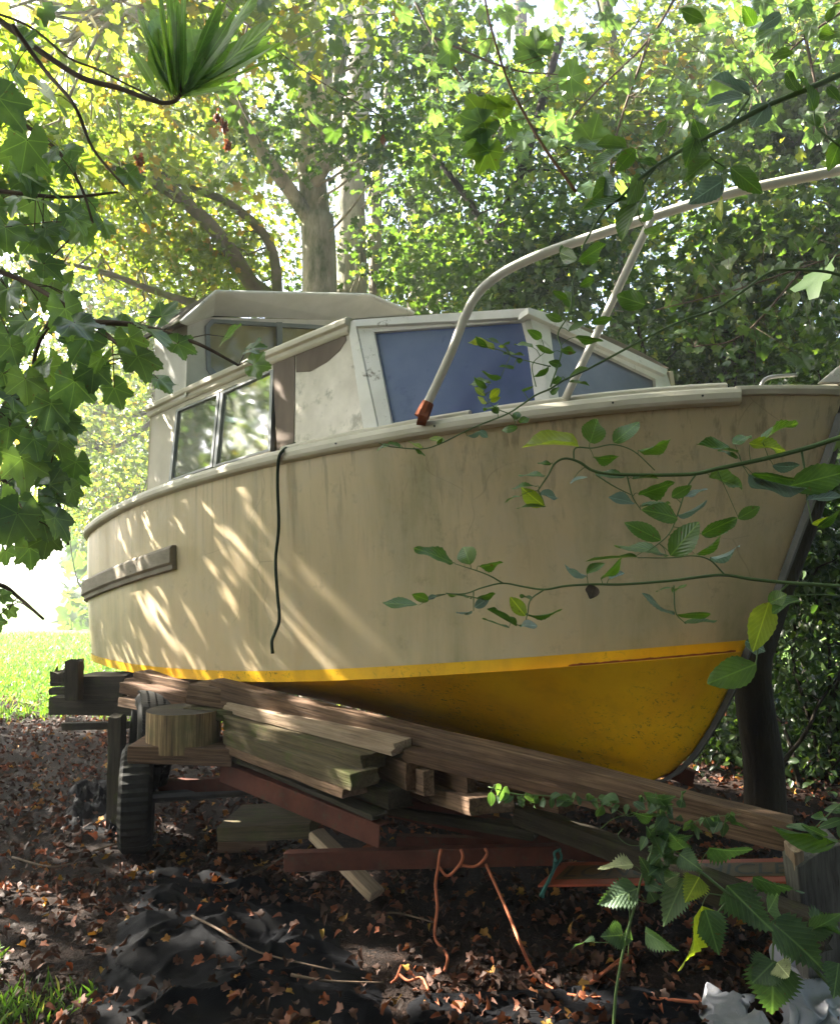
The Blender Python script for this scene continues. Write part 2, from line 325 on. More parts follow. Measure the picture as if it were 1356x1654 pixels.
M['lf_mid'] = leafmat('mid_green_leaf', [(0.0, (0.035, 0.065, 0.020)), (0.6, (0.06, 0.10, 0.03)), (0.93, (0.10, 0.14, 0.035)), (1.0, (0.22, 0.20, 0.05))], 0.42, 0.36)
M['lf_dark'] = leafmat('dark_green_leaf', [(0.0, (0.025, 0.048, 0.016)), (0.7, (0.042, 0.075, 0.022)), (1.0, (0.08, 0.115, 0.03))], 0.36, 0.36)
M['lf_fgs'] = leafmat('foreground_sycamore_leaf', [(0.0, (0.065, 0.115, 0.07)), (0.6, (0.085, 0.14, 0.075)), (1.0, (0.12, 0.18, 0.07))], 0.38, 0.33, 'palm', spec=0.8)
M['lf_syl'] = leafmat('lime_sycamore_leaf', [(0.0, (0.10, 0.16, 0.03)), (1.0, (0.15, 0.21, 0.035))], 0.45, 0.4, 'palm')
M['lf_rose'] = leafmat('rose_leaf', [(0.0, (0.045, 0.095, 0.020)), (0.6, (0.065, 0.13, 0.026)), (1.0, (0.09, 0.15, 0.03))], 0.24, 0.34, True)
M['lf_roseb'] = leafmat('sky_sheen_leaf_underside', [(0.0, (0.12, 0.17, 0.16)), (1.0, (0.19, 0.25, 0.24))], 0.22, 0.35, True, (1.3, 1.6, 1.0))  # grey-blue puts sky sheen into the colour, besides the paler rose underside
M['lf_rosey'] = leafmat('yellowing_leaf', [(0.0, (0.14, 0.20, 0.025)), (1.0, (0.25, 0.27, 0.03))], 0.40, 0.4, True)
M['lf_nettle'] = leafmat('nettle_leaf', [(0.0, (0.045, 0.085, 0.045)), (0.6, (0.06, 0.11, 0.052)), (1.0, (0.085, 0.14, 0.062))], 0.35, 0.55, True)
M['lf_pale'] = leafmat('pale_nettle_leaf', [(0.0, (0.26, 0.30, 0.13)), (1.0, (0.42, 0.44, 0.24))], 0.3, 0.5, True, (1.3, 1.4, 0.9))
M['lf_strap'] = leafmat('strap_leaf', [(0.0, (0.11, 0.18, 0.065)), (1.0, (0.17, 0.25, 0.09))], 0.5, 0.4, True)
M['dead'] = leafmat('dead_leaf', [(0.0, (0.022, 0.011, 0.007)), (0.45, (0.060, 0.028, 0.017)), (0.78, (0.13, 0.056, 0.036)), (0.93, (0.27, 0.075, 0.028)), (1.0, (0.36, 0.22, 0.04))], 0.12, 0.65, False, (1.6, 1.2, 0.8), 0.25)
M['deadbrown'] = leafmat('withered_brown_leaf', [(0.0, (0.05, 0.032, 0.02)), (1.0, (0.06, 0.04, 0.028))], 0.1, 0.6, True, (1.3, 1.1, 0.9))
M['seeds'] = leafmat('dry_seed_bunch', [(0.0, (0.14, 0.055, 0.028)), (1.0, (0.30, 0.13, 0.06))], 0.3, 0.6, False, (1.6, 1.1, 0.8))
M['grass'] = leafmat('grass_blade', [(0.0, (0.045, 0.095, 0.018)), (0.6, (0.08, 0.15, 0.028)), (0.92, (0.13, 0.19, 0.04)), (1.0, (0.30, 0.27, 0.12))], 0.35, 0.45)
M['soil'] = mottled('leaf_mould_soil', (0.006, 0.0035, 0.0025), (0.022, 0.011, 0.007), 9, 0.9, 1.0, 0.02, spots=((0.06, 0.034, 0.024), 30, 0.56, 0.66))
M['lawn'] = mottled('lawn_turf', (0.055, 0.105, 0.022), (0.12, 0.19, 0.04), 1.6, 0.9, 1.0, 0.03, spots=((0.15, 0.14, 0.06), 9, 0.58, 0.72))
M['orange'] = mottled('orange_twine', (0.36, 0.10, 0.05), (0.48, 0.16, 0.08), 50, 0.7)
M['teal'] = mottled('teal_twine', (0.03, 0.11, 0.10), (0.06, 0.18, 0.15), 50, 0.7)
M['ropeg'] = mottled('dark_green_rope', (0.012, 0.022, 0.013), (0.03, 0.045, 0.025), 60, 0.8, 0.8, 0.003)
M['signred'] = mottled('faded_red_border', (0.26, 0.045, 0.018), (0.36, 0.07, 0.028), 10, 0.5, spots=((0.10, 0.04, 0.02), 9, 0.55, 0.75))
M['signyel'] = mottled('grimy_shaded_yellow_sheet', (0.07, 0.035, 0.014), (0.12, 0.065, 0.020), 7, 0.5, spots=((0.08, 0.05, 0.02), 9, 0.5, 0.7))  # face colour darkened for the shade on the board, grime spots besides
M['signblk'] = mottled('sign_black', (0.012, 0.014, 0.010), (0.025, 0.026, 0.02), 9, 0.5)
M['tarp'] = mottled('black_woven_mesh', (0.003, 0.003, 0.004), (0.007, 0.0075, 0.010), 4, 0.6, 0.0)
def weave(m, sc):
    nt = m.node_tree; b = nt.nodes['Principled BSDF']; v = coords(nt)
    a = N(nt, 'ShaderNodeTexWave'); a.inputs['Scale'].default_value = sc; nt.links.new(v, a.inputs[0])
    c = N(nt, 'ShaderNodeTexWave'); c.bands_direction = 'Y'; c.inputs['Scale'].default_value = sc; nt.links.new(v, c.inputs[0])
    mm = N(nt, 'ShaderNodeMath', operation='MULTIPLY'); nt.links.new(a.outputs[1], mm.inputs[0]); nt.links.new(c.outputs[1], mm.inputs[1])
    bump(nt, b, mm.outputs[0], 0.8, 0.004)
weave(M['tarp'], 90); M['tarp'].node_tree.nodes['Principled BSDF'].inputs['Specular IOR Level'].default_value = 0.08
M['sack'] = mottled('white_plastic_sack', (0.17, 0.175, 0.20), (0.30, 0.305, 0.34), 5, 0.35, 0.3, 0.004, spots=((0.12, 0.11, 0.09), 8, 0.60, 0.72))

# ------------------------------------------------------------------ ground
def gz(x, y):
    z = 0.035 * noise.noise((x * 0.9, y * 0.9, 0.3)) + 0.018 * noise.noise((x * 3.1, y * 3.1, 2.0))
    if y > 14: z += 0.12 * noise.noise((x * 0.1, y * 0.1, 5.0)) * min(1, (y - 14) / 20)
    return z
def sheet(xs, ys, dz=0.0):
    mb = MB(); mb.grid([[Vector((x, y, gz(x, y) + dz)) for x in xs] for y in ys]); return mb
xs = sorted(set([round(s * v, 3) for s in (-1, 1) for v in [0.09 * i for i in range(60)] + [5.4 * 1.13 ** i for i in range(1, 24)]]))
ys = [-30, -15, -8, -4, -2, -1, 0] + [0.4 + 0.1 * i for i in range(100)] + [10.4 + 0.35 * 1.11 ** i * (i + 1) ** 0.6 for i in range(36)]
setp(sheet(xs, ys).build('ground', M['soil'], loc=(0, 0, 0), smooth=True), kind='structure')
lx = [-60, -40, -28, -20, -14] + [-10 + 0.3 * i for i in range(60)] + [9, 12, 16, 22, 30, 45, 80]
ly = [9.0 + 0.25 * i for i in range(30)] + [16.5 * 1.12 ** i for i in range(1, 18)]
def lawn_sheet():
    mb = MB(); rows = []
    for j, y in enumerate(ly):
        rows.append([Vector((x, y + (0.7 * noise.noise((x * 0.7, 3.1, 0)) + (1.2 if x > -2 else 0)) * (1 if j == 0 else max(0, 1 - j / 6)), 0)) for x in lx])
    for r in rows:
        for p in r: p.z = gz(p.x, p.y) + (0.006 if p.y < 14 else 0.02)
    mb.grid(rows); return mb
setp(lawn_sheet().build('lawn', M['lawn'], loc=(0, 0, 0), smooth=True), kind='structure')

# ------------------------------------------------------------------ boat hull geometry
TH = math.radians(44); Cd = Vector((math.cos(TH), -math.sin(TH), 0)); Sd = Vector((-math.sin(TH), -math.cos(TH), 0)); UP = Vector((0, 0, 1))
B0 = at(1362, 618, 3.1); LEN = 5.12
def pp(a, lat, z): p = Vector((B0.x, B0.y, 0)) - Cd * a + Sd * lat; p.z = z; return p
def bshape(a, bm=1.08, full=2.67, L=5.8):
    a = max(a, 0)
    if a < full: return bm * (1 - (1 - a / full) ** 2) ** 0.85
    b = bm * (1 - 0.33 * ((a - full) / (L - full)) ** 2.6)
    if a > 4.72: b -= 0.20 * ((a - 4.72) / 0.4) ** 2.2
    return b
def solve(px, py, fn):
    r = ray(px, py)
    def g(a): p = pp(a, fn(a), 0); return p.x * r.y - p.y * r.x
    prev = g(0.0)
    for i in range(1, 520):
        a = i * 0.01; c = g(a)
        if prev * c <= 0:
            a -= 0.01 * abs(c) / (abs(c) + abs(prev) + 1e-12); p = pp(a, fn(a), 0)
            return a, EYE + p.y / r.y * r.z
        prev = c
    return None
AST = 0.43
bg_ = lambda a: bshape(a)
bc_ = lambda a: 0.93 * bshape(max(a - AST, 0) * (2.67 / 2.35)) if a - AST < 2.35 else 0.93 * bshape(2.67 + (a - AST - 2.35) * (LEN - 2.67) / (LEN - AST - 2.35))
gpts = [(0, B0.z - 0.02)] + [solve(x, y, bg_) for x, y in [(1250, 640), (1100, 640), (900, 645), (800, 665), (700, 690), (600, 706), (460, 728), (330, 766), (230, 798), (165, 836)]]
gpts = [g for g in gpts if g] + [(5.12, 1.75)]
cpts = [g for g in [solve(x, y, bc_) for x, y in [(1200, 1050), (1050, 1068), (900, 1078), (700, 1091), (500, 1099), (350, 1101), (250, 1091), (160, 1072)]] if g]
pg = np.polyfit([g[0] for g in gpts], [g[1] for g in gpts], 5); pc = np.polyfit([g[0] for g in cpts], [g[1] for g in cpts], 3)
zg = lambda a: float(np.polyval(pg, min(a, 5.12))); zc = lambda a: float(np.polyval(pc, min(max(a, AST), 5.0)))
print('gun', gpts); print('chi', cpts)
def stem_at(px, py):
    q = solve(px, py, lambda a: 0.0); return Vector((q[0], q[1]))
stem_top = [Vector((0, zg(0)))] + [stem_at(*q) for q in [(1335, 720), (1300, 820), (1248, 960)]] + [Vector((AST, zc(AST)))]
stem_bot = [Vector((AST, zc(AST)))] + [stem_at(*q) for q in [(1178, 1110), (1150, 1165), (1118, 1215), (1085, 1247), (1040, 1268)]]
print('stem', stem_top, stem_bot)
def polysample(P, t):
    d = [0]
    for i in range(1, len(P)): d.append(d[-1] + (P[i] - P[i - 1]).length)
    s = t * d[-1]
    for i in range(1, len(P)):
        if s <= d[i] + 1e-9: return P[i - 1].lerp(P[i], (s - d[i - 1]) / (d[i] - d[i - 1] + 1e-12))
    return P[-1]
NV = 56
vv = [(i / NV) ** 1.5 for i in range(NV + 1)]
BAND = 0.055
def topside_rows(sgn, t0=0.0, t1=1.0, n=16):
    rows = []
    for k in range(n + 1):
        t = t0 + (t1 - t0) * k / n; row = []
        for v in vv:
            aG = LEN * v; aC = AST + (LEN - AST) * v
            s0 = polysample(stem_top, t); lin = Vector((AST * t, zg(0) + (zc(AST) - zg(0)) * t)); w = (1 - v) ** 8
            a = aG + (aC - aG) * t + (s0.x - lin.x) * w
            z = zg(aG) + (zc(aC) - zg(aG)) * t + (s0.y - lin.y) * w
            lat = bg_(aG) * (1 - t) + bc_(aC) * t - 0.05 * math.sin(math.pi * t) * math.exp(-((aG - 0.8) / 0.9) ** 2) * min(1, v * 12)
            lat += 0.02 * math.sin(math.pi * t) * (v > 0.3) * min(1, (v - 0.3) * 3)
            row.append(pp(a, sgn * lat, z))
        rows.append(row)
    return rows
HB = zg(1.5) - zc(1.5); tb = 1 - BAND / HB
boat = thing('cabin_boat', 'weathered cream cabin boat with a yellow bottom resting on a trailer among trees', 'boat', (pp(2.6, 0, 0).x, pp(2.6, 0, 0).y, 0.45))
mb = MB()
for sg in (1, -1): mb.grid(topside_rows(sg, 0, tb))
R1 = topside_rows(1, 0, tb); R2 = topside_rows(-1, 0, tb)
mb.grid([[R1[i][-1] for i in range(len(R1))], [R2[i][-1] for i in range(len(R2))]])
hull = mb.build('hull', M['hull'], boat, smooth=False)
for p in hull.data.polygons: p.use_smooth = len(p.vertices) == 4 and p.area < 0.05
# boot band + bottom
ZK0 = stem_bot[-1].y
def keel(v):   # from forefoot aft
    a0 = stem_bot[-1].x; a = a0 + (LEN - 0.05 - a0) * v
    return a, ZK0 + 0.0 + 0.20 * min(1, v * 1.5) ** 1.3
def bottom_rows(sgn, n=18):
    rows = []
    for k in range(n + 1):
        t = k / n; row = []
        for v in vv:
            aC = AST + (LEN - AST) * v; s = polysample(stem_bot, t); ak, zk = keel(v)
            a = aC + (ak - aC) * t; z0 = zc(aC); lat0 = bc_(aC) - 0.045 * min(1, v * 10)
            w = (1 - v) ** 10; a = a * (1 - w) + s.x * w
            fz = t ** (1.0 + 0.35 * (1 - v))
            z = (z0 + (zk - z0) * fz) * (1 - w) + s.y * w
            lat = max(lat0, 0) * (1 - t ** (1.5 - 0.35 * v)) + (0.02 if v > 0 else 0.008) * 1
            # small spray rail / skeg flare low down
            lat += 0.02 * math.exp(-((t - 0.80) / 0.035) ** 2) * min(1, v * 14)
            row.append(pp(a, sgn * lat, z))
        rows.append(row)
    return rows
mb = MB()
for sg in (1, -1):
    band = topside_rows(sg, tb, 1.0, 2); bot = bottom_rows(sg)
    band = [[p + Sd * sg * 0.006 * (1 if i else 0) for i, p in enumerate(r)] for r in band]
    mb.grid(band); mb.grid([band[-1], bot[0]]); mb.grid(bot)
mb.grid([[r[-1] for r in bottom_rows(1)], [r[-1] for r in bottom_rows(-1)]])
bot = mb.build('hull_bottom', M['yellow'], boat)
for p in bot.data.polygons: p.use_smooth = p.area < 0.03
# flaking edge along the knuckle at the bow
fr = []
for i in range(40):
    v = 0.004 + 0.115 * i / 39; a = AST + (LEN - AST) * v
    fr.append((pp(a, bc_(a) + 0.004, zc(a) - 0.001), Sd, UP))
mb = MB()
prof = lambda k: [(0.006, -0.006), (0.008, 0.008 + 0.005 * k), (-0.004, 0.012 + 0.006 * k), (-0.006, -0.008)]
vs = []
for i, (o, a, b) in enumerate(fr):
    k = noise.noise((i * 0.6, 0, 0)); vs.append([o + a * x + b * y for x, y in prof(k)] )
mb.grid(vs); mb.build('flaked_edge', M['rust'], bot)
# stem band
mb = MB(); sp = [pp(p.x - 0.022, 0, p.y) for p in [polysample(stem_top, t) for t in [0.08 + 0.92 * i / 12 for i in range(13)]]] + [pp(p.x - 0.02, 0, p.y - 0.012) for p in [polysample(stem_bot, i / 14) for i in range(1, 15)]]
mb.sweep([(p, Sd, Cd) for p in sp], [(-0.012, -0.022), (0.012, -0.022), (0.012, 0.006), (-0.012, 0.006)])
mb.build('stem_band', M['darkmetal'], boat)
# deck
mb = MB(); av = [0.02 + (LEN - 0.02) * i / 50 for i in range(51)]
def deckrow(a): return [pp(a, (bg_(a) - 0.01) * u, zg(a) - 0.012 + 0.05 * (1 - u * u)) for u in (1, 0.8, 0.5, 0.2, 0, -0.2, -0.5, -0.8, -1)]
mb.grid([deckrow(a) for a in av]); mb.build('deck', M['rail'], boat, smooth=True)
# rub rail along the sheer, both sides
def frames(a0, a1, n, dlat=0.0, dz=0.0, sg=1):
    out = []
    for i in range(n + 1):
        a = a0 + (a1 - a0) * i / n; e = 0.02
        t = (pp(a + e, bg_(a + e), 0) - pp(max(a - e, 0.001), bg_(max(a - e, 0.001)), 0)).normalized()
        nrm = Vector((-t.y, t.x, 0)); nrm = nrm if nrm.dot(Sd) > 0 else -nrm
        if sg < 0: nrm = nrm - Sd * 2 * nrm.dot(Sd)
        base = pp(a, sg * bg_(a), zg(a)); out.append((base + nrm * dlat + UP * dz, nrm, UP))
    return out
rr = [(-0.02, 0.012), (0.006, 0.016), (0.026, 0.006), (0.036, -0.012), (0.036, -0.034), (0.028, -0.048), (0.006, -0.056), (-0.01, -0.056)]
for sg in (1, -1):
    mb = MB(); mb.sweep(frames(0.30, LEN - 0.01, 110, 0, 0, sg), rr); mb.build('rub_rail', M['rail'], boat, smooth=False, bevel=0.004)
    mb = MB(); mb.sweep(frames(0.012, 0.315, 24, 0, 0, sg), [(-0.03, 0.018), (0.018, 0.018), (0.022, 0.002), (0.012, -0.018), (-0.01, -0.02)]); mb.build('bow_lip', M['rail'], boat, bevel=0.003)
for a0, a1 in ((0.33, 1.16), (1.27, 2.33)):
    mb = MB(); mb.sweep(frames(a0, a1, 34, -0.035, 0.010), [(-0.03, -0.01), (0.012, -0.01), (0.012, 0.026), (-0.006, 0.036), (-0.03, 0.036)]); mb.build('toe_rail', M['rail'], boat, bevel=0.004)
for a in (0.42, 0.71, 1.05, 1.4, 1.9):
    f = frames(a, a + 0.01, 1, 0.036, -0.02)[0]; mb = MB(); mb.tube([f[0] - f[1] * 0.002, f[0] + f[1] * 0.004], 0.0045, 8); mb.build('screw', M['signblk'], boat)
# aft rubbing strake
mb = MB(); fr = []
for i in range(31):
    a = 3.30 + (LEN - 3.30) * i / 30; e = 0.02
    t = (pp(a + e, bg_(min(a + e, LEN)), 0) - pp(a - e, bg_(a - e), 0)).normalized(); nrm = Vector((-t.y, t.x, 0)); nrm = nrm if nrm.dot(Sd) > 0 else -nrm
    tt = 0.375 + 0.10 * (i / 30); lat = bg_(a) * (1 - tt) + bc_(a) * tt + 0.018
    z = zg(a) + (zc(a) - zg(a)) * tt; fr.append((pp(a, lat, z), nrm, UP))
mb.sweep(fr, [(-0.02, -0.080), (0.024, -0.080), (0.026, -0.052), (0.044, -0.040), (0.044, 0.045), (0.03, 0.062), (-0.02, 0.062)]); mb.build('rubbing_strake', M['strake'], boat, bevel=0.004)

# ------------------------------------------------------------------ cabin
P0 = pp(2.0, 0.93, 2.2); nS = (Sd * math.cos(0.09) + UP * math.sin(0.09)).normalized()
S = lambda px, py, out=0.0: onplane(P0 + nS * out, nS, px, py)
def mirror(p): d = (p - Vector((B0.x, B0.y, 0))).dot(Sd); return p - Sd * 2 * d
def quadslab(fn, q, t, out=0.0): return [fn(x, y, out) for x, y in q]
E0, E1 = S(608, 692), S(566, 524)
_q = solve(889, 655, lambda a: 0.65); M0 = pp(_q[0], 0.65, _q[1])
nW = (E1 - E0).cross(M0 - E0).normalized(); nW = nW if nW.dot(CAM - E0) > 0 else -nW
Wf = lambda px, py, out=0.0: onplane(E0 + nW * out, nW, px, py)
M1 = Wf(853, 505)
nF = (M1 - M0).cross(-Sd).normalized(); nF = nF if nF.dot(CAM - M0) > 0 else -nF
F = lambda px, py, out=0.0: onplane(M0 + nF * out, nF, px, py)
print('R', F(1080, 605), 'M', M0, M1)
# side wall lower skirt + all panels of the starboard cabin side
mb.__init__(); mb.slab(quadslab(S, [(474, 742), (448, 742), (440, 583), (476, 566)], 0, 0.004)[::-1], 0.05, nS); mb.build('filler_post', M['brownpost'], boat)
mb = MB(); mb.slab(quadslab(S, [(608, 700), (474, 745), (476, 566), (566, 527)], 0)[::-1], 0.03, nS); mb.build('side_panel', M['panel'], boat)
# the weathered brown tide mark on the panel top
mb = MB(); mb.slab(quadslab(S, [(559, 549), (548, 566), (527, 585), (500, 600), (478, 601), (478, 568), (520, 550), (556, 536)], 0, 0.003), 0.002, nS); mb.build('peeled_patch', M['brownpost'], boat)
mb = MB(); mb.slab(quadslab(S, [(277, 788), (238, 800), (246, 668), (284, 655)], 0)[::-1], 0.05, nS); mb.build('aft_post', M['cream'], boat)
# sliding windows: frame + panes
def ring(q_out, q_in, t, nrm):
    m = MB(); k = len(q_out)
    for i in range(k):
        j = (i + 1) % k; m.slab([q_out[i], q_out[j], q_in[j], q_in[i]], t, nrm)
    return m
wins = [((284, 662), (354, 634), (342, 754), (272, 778)), ((356, 633), (441, 596), (436, 728), (344, 754))]
for w in wins:
    cx = sum(p[0] for p in w) / 4; cy = sum(p[1] for p in w) / 4
    inn = [(p[0] + (cx - p[0]) * 0.10, p[1] + (cy - p[1]) * 0.055) for p in w]
    fr_ = ring(quadslab(S, w, 0, 0.006), quadslab(S, inn, 0, 0.006), 0.03, nS).build('window_frame', M['alu'], boat)
    m = MB(); m.slab(quadslab(S, inn, 0, -0.008), 0.004, nS); m.build('pane', M['glass'], fr_)
mb = MB(); mb.slab(quadslab(S, [(441, 583), (284, 648), (284, 662), (441, 596)], 0, 0.0)[::-1], 0.04, nS); mb.build('window_head', M['rail'], boat)
mb = MB(); mb.slab(quadslab(S, [(436, 728), (272, 778), (270, 796), (440, 750)], 0, 0.0)[::-1], 0.04, nS); mb.build('window_sill', M['rail'], boat)
# front corner post + wing frame + blue pane
mb = MB(); mb.slab([S(612, 700, 0.004), S(588, 702, 0.004), S(560, 520, 0.004), S(572, 516, 0.004)], 0.05, nS); mb.build('corner_post', M['white'], boat, bevel=0.004)
wo = [(574, 516), (850, 500), (893, 668), (614, 700)]; wi = [(604, 536), (846, 518), (866, 668), (634, 690)]
f1 = ring([Wf(*p, 0.008) for p in wo], [Wf(*p, 0.008) for p in wi], 0.05, nW).build('windscreen_frame', M['white'], boat, bevel=0.003)
m = MB(); m.slab([Wf(*p, -0.01) for p in wi], 0.006, nW); m.build('blue_pane', M['bluepane'], f1); 
fo = [(853, 500), (885, 512), (1075, 600), (1092, 650), (894, 668)]; fi = [(888, 530), (888, 530), (1058, 612), (1062, 660), (905, 668)]
f2 = ring([F(*p, 0.008) for p in fo], [F(*p, 0.008) for p in fi], 0.05, nF).build('windscreen_frame', M['white'], boat)
m = MB(); m.slab([F(*p, -0.01) for p in (fi[0], fi[2], fi[3], fi[4])], 0.006, nF); m.build('grey_pane', M['greypane'], f2)
# port side + roof (closed volume so that it reads from elsewhere too)
SA0, SA1 = S(240, 800), S(246, 662)
R1t = F(1080, 600); R0t = F(1088, 655)
mE0, mE1, mA0, mA1 = mirror(E0), mirror(E1), mirror(SA0), mirror(SA1)
mb = MB(); L = lambda a, b, t: a.lerp(b, t)
# port wall with an opening for a window strip
for u0, u1, w0, w1 in ((0, 1, 0, 0.25), (0, 1, 0.85, 1), (0, 0.07, 0.25, 0.85), (0.50, 1, 0.25, 0.85)):
    g = lambda u, w: L(L(mA0, mE0, u), L(mA1, mE1, u), w)
    mb.slab([g(u0, w0), g(u1, w0), g(u1, w1), g(u0, w1)], 0.03)
mb.slab([mE0, R0t, R1t, mE1], 0.03)
mb.build('port_wall', M['inside'], boat)
g = lambda u, w: L(L(mA0, mE0, u), L(mA1, mE1, u), w)
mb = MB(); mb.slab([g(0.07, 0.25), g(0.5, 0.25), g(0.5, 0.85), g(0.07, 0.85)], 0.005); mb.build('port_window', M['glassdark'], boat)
mb = MB(); mb.slab([SA0, mA0, mA1, SA1], 0.03); mb.build('aft_bulkhead', M['inside'], boat)
# roof slab with edge bead
def rooftop(t): return [L(SA1, mA1, t), L(E1, mE1, t)]
rows = []
for i in range(9):
    t = i / 8; a_, b_ = rooftop(t); cr = UP * (0.05 * 4 * t * (1 - t)); rows.append([L(a_, b_, u) + cr + UP * 0.03 for u in [k / 6 for k in range(7)]])
fw = [[E1, M1], [mE1, R1t]]
mb = MB(); mb.grid(rows); mb.grid([[p - UP * 0.035 for p in r] for r in rows]); 
mb.grid([[L(E1, mE1, i / 8) + UP * (0.03 + 0.05 * 4 * (i / 8) * (1 - i / 8)) for i in range(9)], [L(M1, R1t, i / 8) + UP * (0.02 + 0.03 * 4 * (i / 8) * (1 - i / 8)) for i in range(9)]])
mb.build('cabin_roof', M['rail'], boat, smooth=True)
mb = MB(); e = [L(SA1, E1, i / 10) + UP * 0.012 * math.sin(math.pi * i / 10) for i in range(-0, 11)]
mb.sweep([(p + nS * 0.0, nS, UP) for p in [e[0] - Cd * 0.04] + e], [(-0.03, 0.036), (0.02, 0.036), (0.035, 0.02), (0.035, -0.005), (0.015, -0.012), (0.022, -0.035), (0.012, -0.05), (-0.03, -0.05)])
mb.build('roof_gutter', M['rail'], boat, bevel=0.004)
mb = MB(); mb.slab([Wf(570, 516, 0.03), Wf(852, 497, 0.03), Wf(853, 512, 0.03), Wf(574, 527, 0.03)], 0.06, nW)
mb.slab([F(853, 496, 0.03), F(885, 505, 0.03), F(1078, 596, 0.03), F(1076, 606, 0.03), F(853, 506, 0.03)], 0.06, nF); mb.build('roof_front_lip', M['white'], boat, bevel=0.003)
# raised wheelhouse
WA = pp(3.5, 1.0, 0); WB = pp(3.15, -0.9, 0); dW = (WB - WA).normalized(); nH = dW.cross(UP).normalized(); nH = nH if nH.dot(CAM - WA) > 0 else -nH
H = lambda px, py, out=0.0: onplane(WA + nH * out, nH, px, py)
o_ = [(300, 620), (307, 528), (345, 512), (560, 522), (668, 540), (672, 640)]; i_ = [(352, 608), (336, 590), (334, 524), (346, 516), (560, 523), (646, 536)]
win_o = [(346, 612), (334, 596), (332, 526), (342, 515), (640, 532), (640, 640)]
win_i = [(352, 604), (341, 592), (339, 529), (347, 521), (634, 538), (634, 640)]
mb = MB()
for q in ([(300, 640), (303, 524), (332, 512), (332, 526), (334, 596), (346, 612), (346, 640)], [(332, 512), (672, 520), (672, 532), (640, 532), (342, 515), (332, 526)], [(640, 532), (672, 532), (672, 640), (640, 640)]):
    mb.slab([H(*p) for p in q], 0.04, nH)
wh = mb.build('wheelhouse_front', M['wheelhouse_white'], boat)
fw_ = ring([H(*p, 0.012) for p in win_o], [H(*p, 0.012) for p in win_i], 0.03, nH).build('wheelhouse_window', M['alu'], boat)
m = MB(); m.slab([H(*p, -0.01) for p in win_i], 0.005, nH); m.build('pane', M['glassclear'], fw_)
m = MB(); m.slab([H(*p, -0.05) for p in [(333, 640), (333, 517), (640, 526), (644, 640)]], 0.004, nH); m.build('lining_panel', M['lining_panel'], fw_)  # beige panel added behind the glass in place of the lit lining
m = MB(); m.slab([H(*p, 0.014) for p in [(447, 520), (456, 520), (457, 640), (449, 640)]], 0.02, nH); m.build('mullion', M['alu'], fw_)
BACK = -Cd * 0.42
prof_ = [H(303, 640), H(303, 524), H(347, 490), H(590, 494), H(668, 520), H(672, 640)]
mb = MB()
for i in (0, 4):
    mb = MB(); mb.slab([prof_[i], prof_[i + 1], prof_[i + 1] + BACK, prof_[i] + BACK], 0.03); mb.build('wheelhouse_side', M['wheelhouse_white'], boat)
mb = MB(); mb.slab([prof_[0] + BACK * 0.98, prof_[-1] + BACK * 0.98, prof_[-2] + BACK * 0.98, prof_[3] + BACK * 0.98, prof_[2] + BACK * 0.98, prof_[1] + BACK * 0.98], 0.02); mb.build('wheelhouse_back', M['inside'], boat)
# visor: underside rises forward from the window head to the roof edge
VF = 0.26
fo_ = [onplane(WA + nH * VF, nH, *p) for p in [(292, 522), (348, 474), (598, 479), (668, 507)]]
bo_ = [H(*p) for p in [(303, 526), (345, 510), (566, 518), (668, 530)]]
mb = MB()
for i in range(3): mb.slab([fo_[i], fo_[i + 1], bo_[i + 1], bo_[i]], -0.012)
mb.build('visor', M['wheelhouse_white'], boat)
mb = MB(); ro = [p + UP * 0.016 for p in fo_]; rb = [p + BACK + nH * -VF + UP * 0.03 for p in fo_]
for i in range(3): mb.slab([ro[i], ro[i + 1], rb[i + 1], rb[i]], 0.012)
mb.build('wheelhouse_roof', M['wdark'], boat)
mb = MB(); mb.tube([fo_[0] + UP * 0.008, fo_[1] + UP * 0.012, fo_[2] + UP * 0.012, fo_[3] + UP * 0.008], 0.011, 6); mb.build('visor_edge', M['white'], boat)
# pulpit rail
rail_px = [(686, 660, 3.42), (706, 618, 3.40), (730, 565, 3.37), (752, 508, 3.34), (775, 470, 3.31), (812, 440, 3.27), (870, 412, 3.22), (940, 387, 3.17), (1010, 364, 3.12), (1090, 338, 3.06), (1170, 314, 3.0), (1250, 296, 2.96), (1330, 280, 2.93), (1385, 272, 2.93), (1425, 300, 2.97), (1432, 380, 3.0), (1415, 500, 3.03), (1392, 616, 3.06)]
mb = MB(); mb.tube(spline([at(*p) for p in rail_px], 5), 0.020, 12); rl = mb.build('bow_rail', M['pipe'], boat, smooth=True)
mb = MB(); mb.tube(spline([at(1052, 352, 3.08), at(1010, 440, 3.13), at(975, 515, 3.18), at(912, 645, 3.25)], 5), 0.017, 10); mb.build('rail_leg', M['pipe'], rl, smooth=True)
mb = MB(); mb.tube([at(680, 674, 3.42), at(691, 650, 3.42)], [0.034, 0.027], 9); mb.tube([at(676, 672, 3.42), at(690, 676, 3.42)], [0.04, 0.034], 8); mb.build('rusty_foot', M['rust'], rl)
# deck fittings at the bow
mb = MB(); mb.tube(spline([at(1226, 628, 3.3), at(1236, 612, 3.3), at(1260, 607, 3.3), at(1286, 606, 3.3)], 4), 0.008, 8); mb.tube([at(1234, 622, 3.3), at(1236, 640, 3.3)], 0.01, 8); mb.build('cleat', M['alu'], boat, smooth=True)
mb = MB(); q = [at(1322, 617, 3.08), at(1366, 618, 3.06), at(1372, 580, 3.06), at(1352, 592, 3.07)]; mb.slab(q, 0.03); mb.tube([at(1346, 604, 3.055), at(1346, 604, 3.045)], 0.008, 8); mb.build('bow_fairlead', M['white'], boat, bevel=0.003)

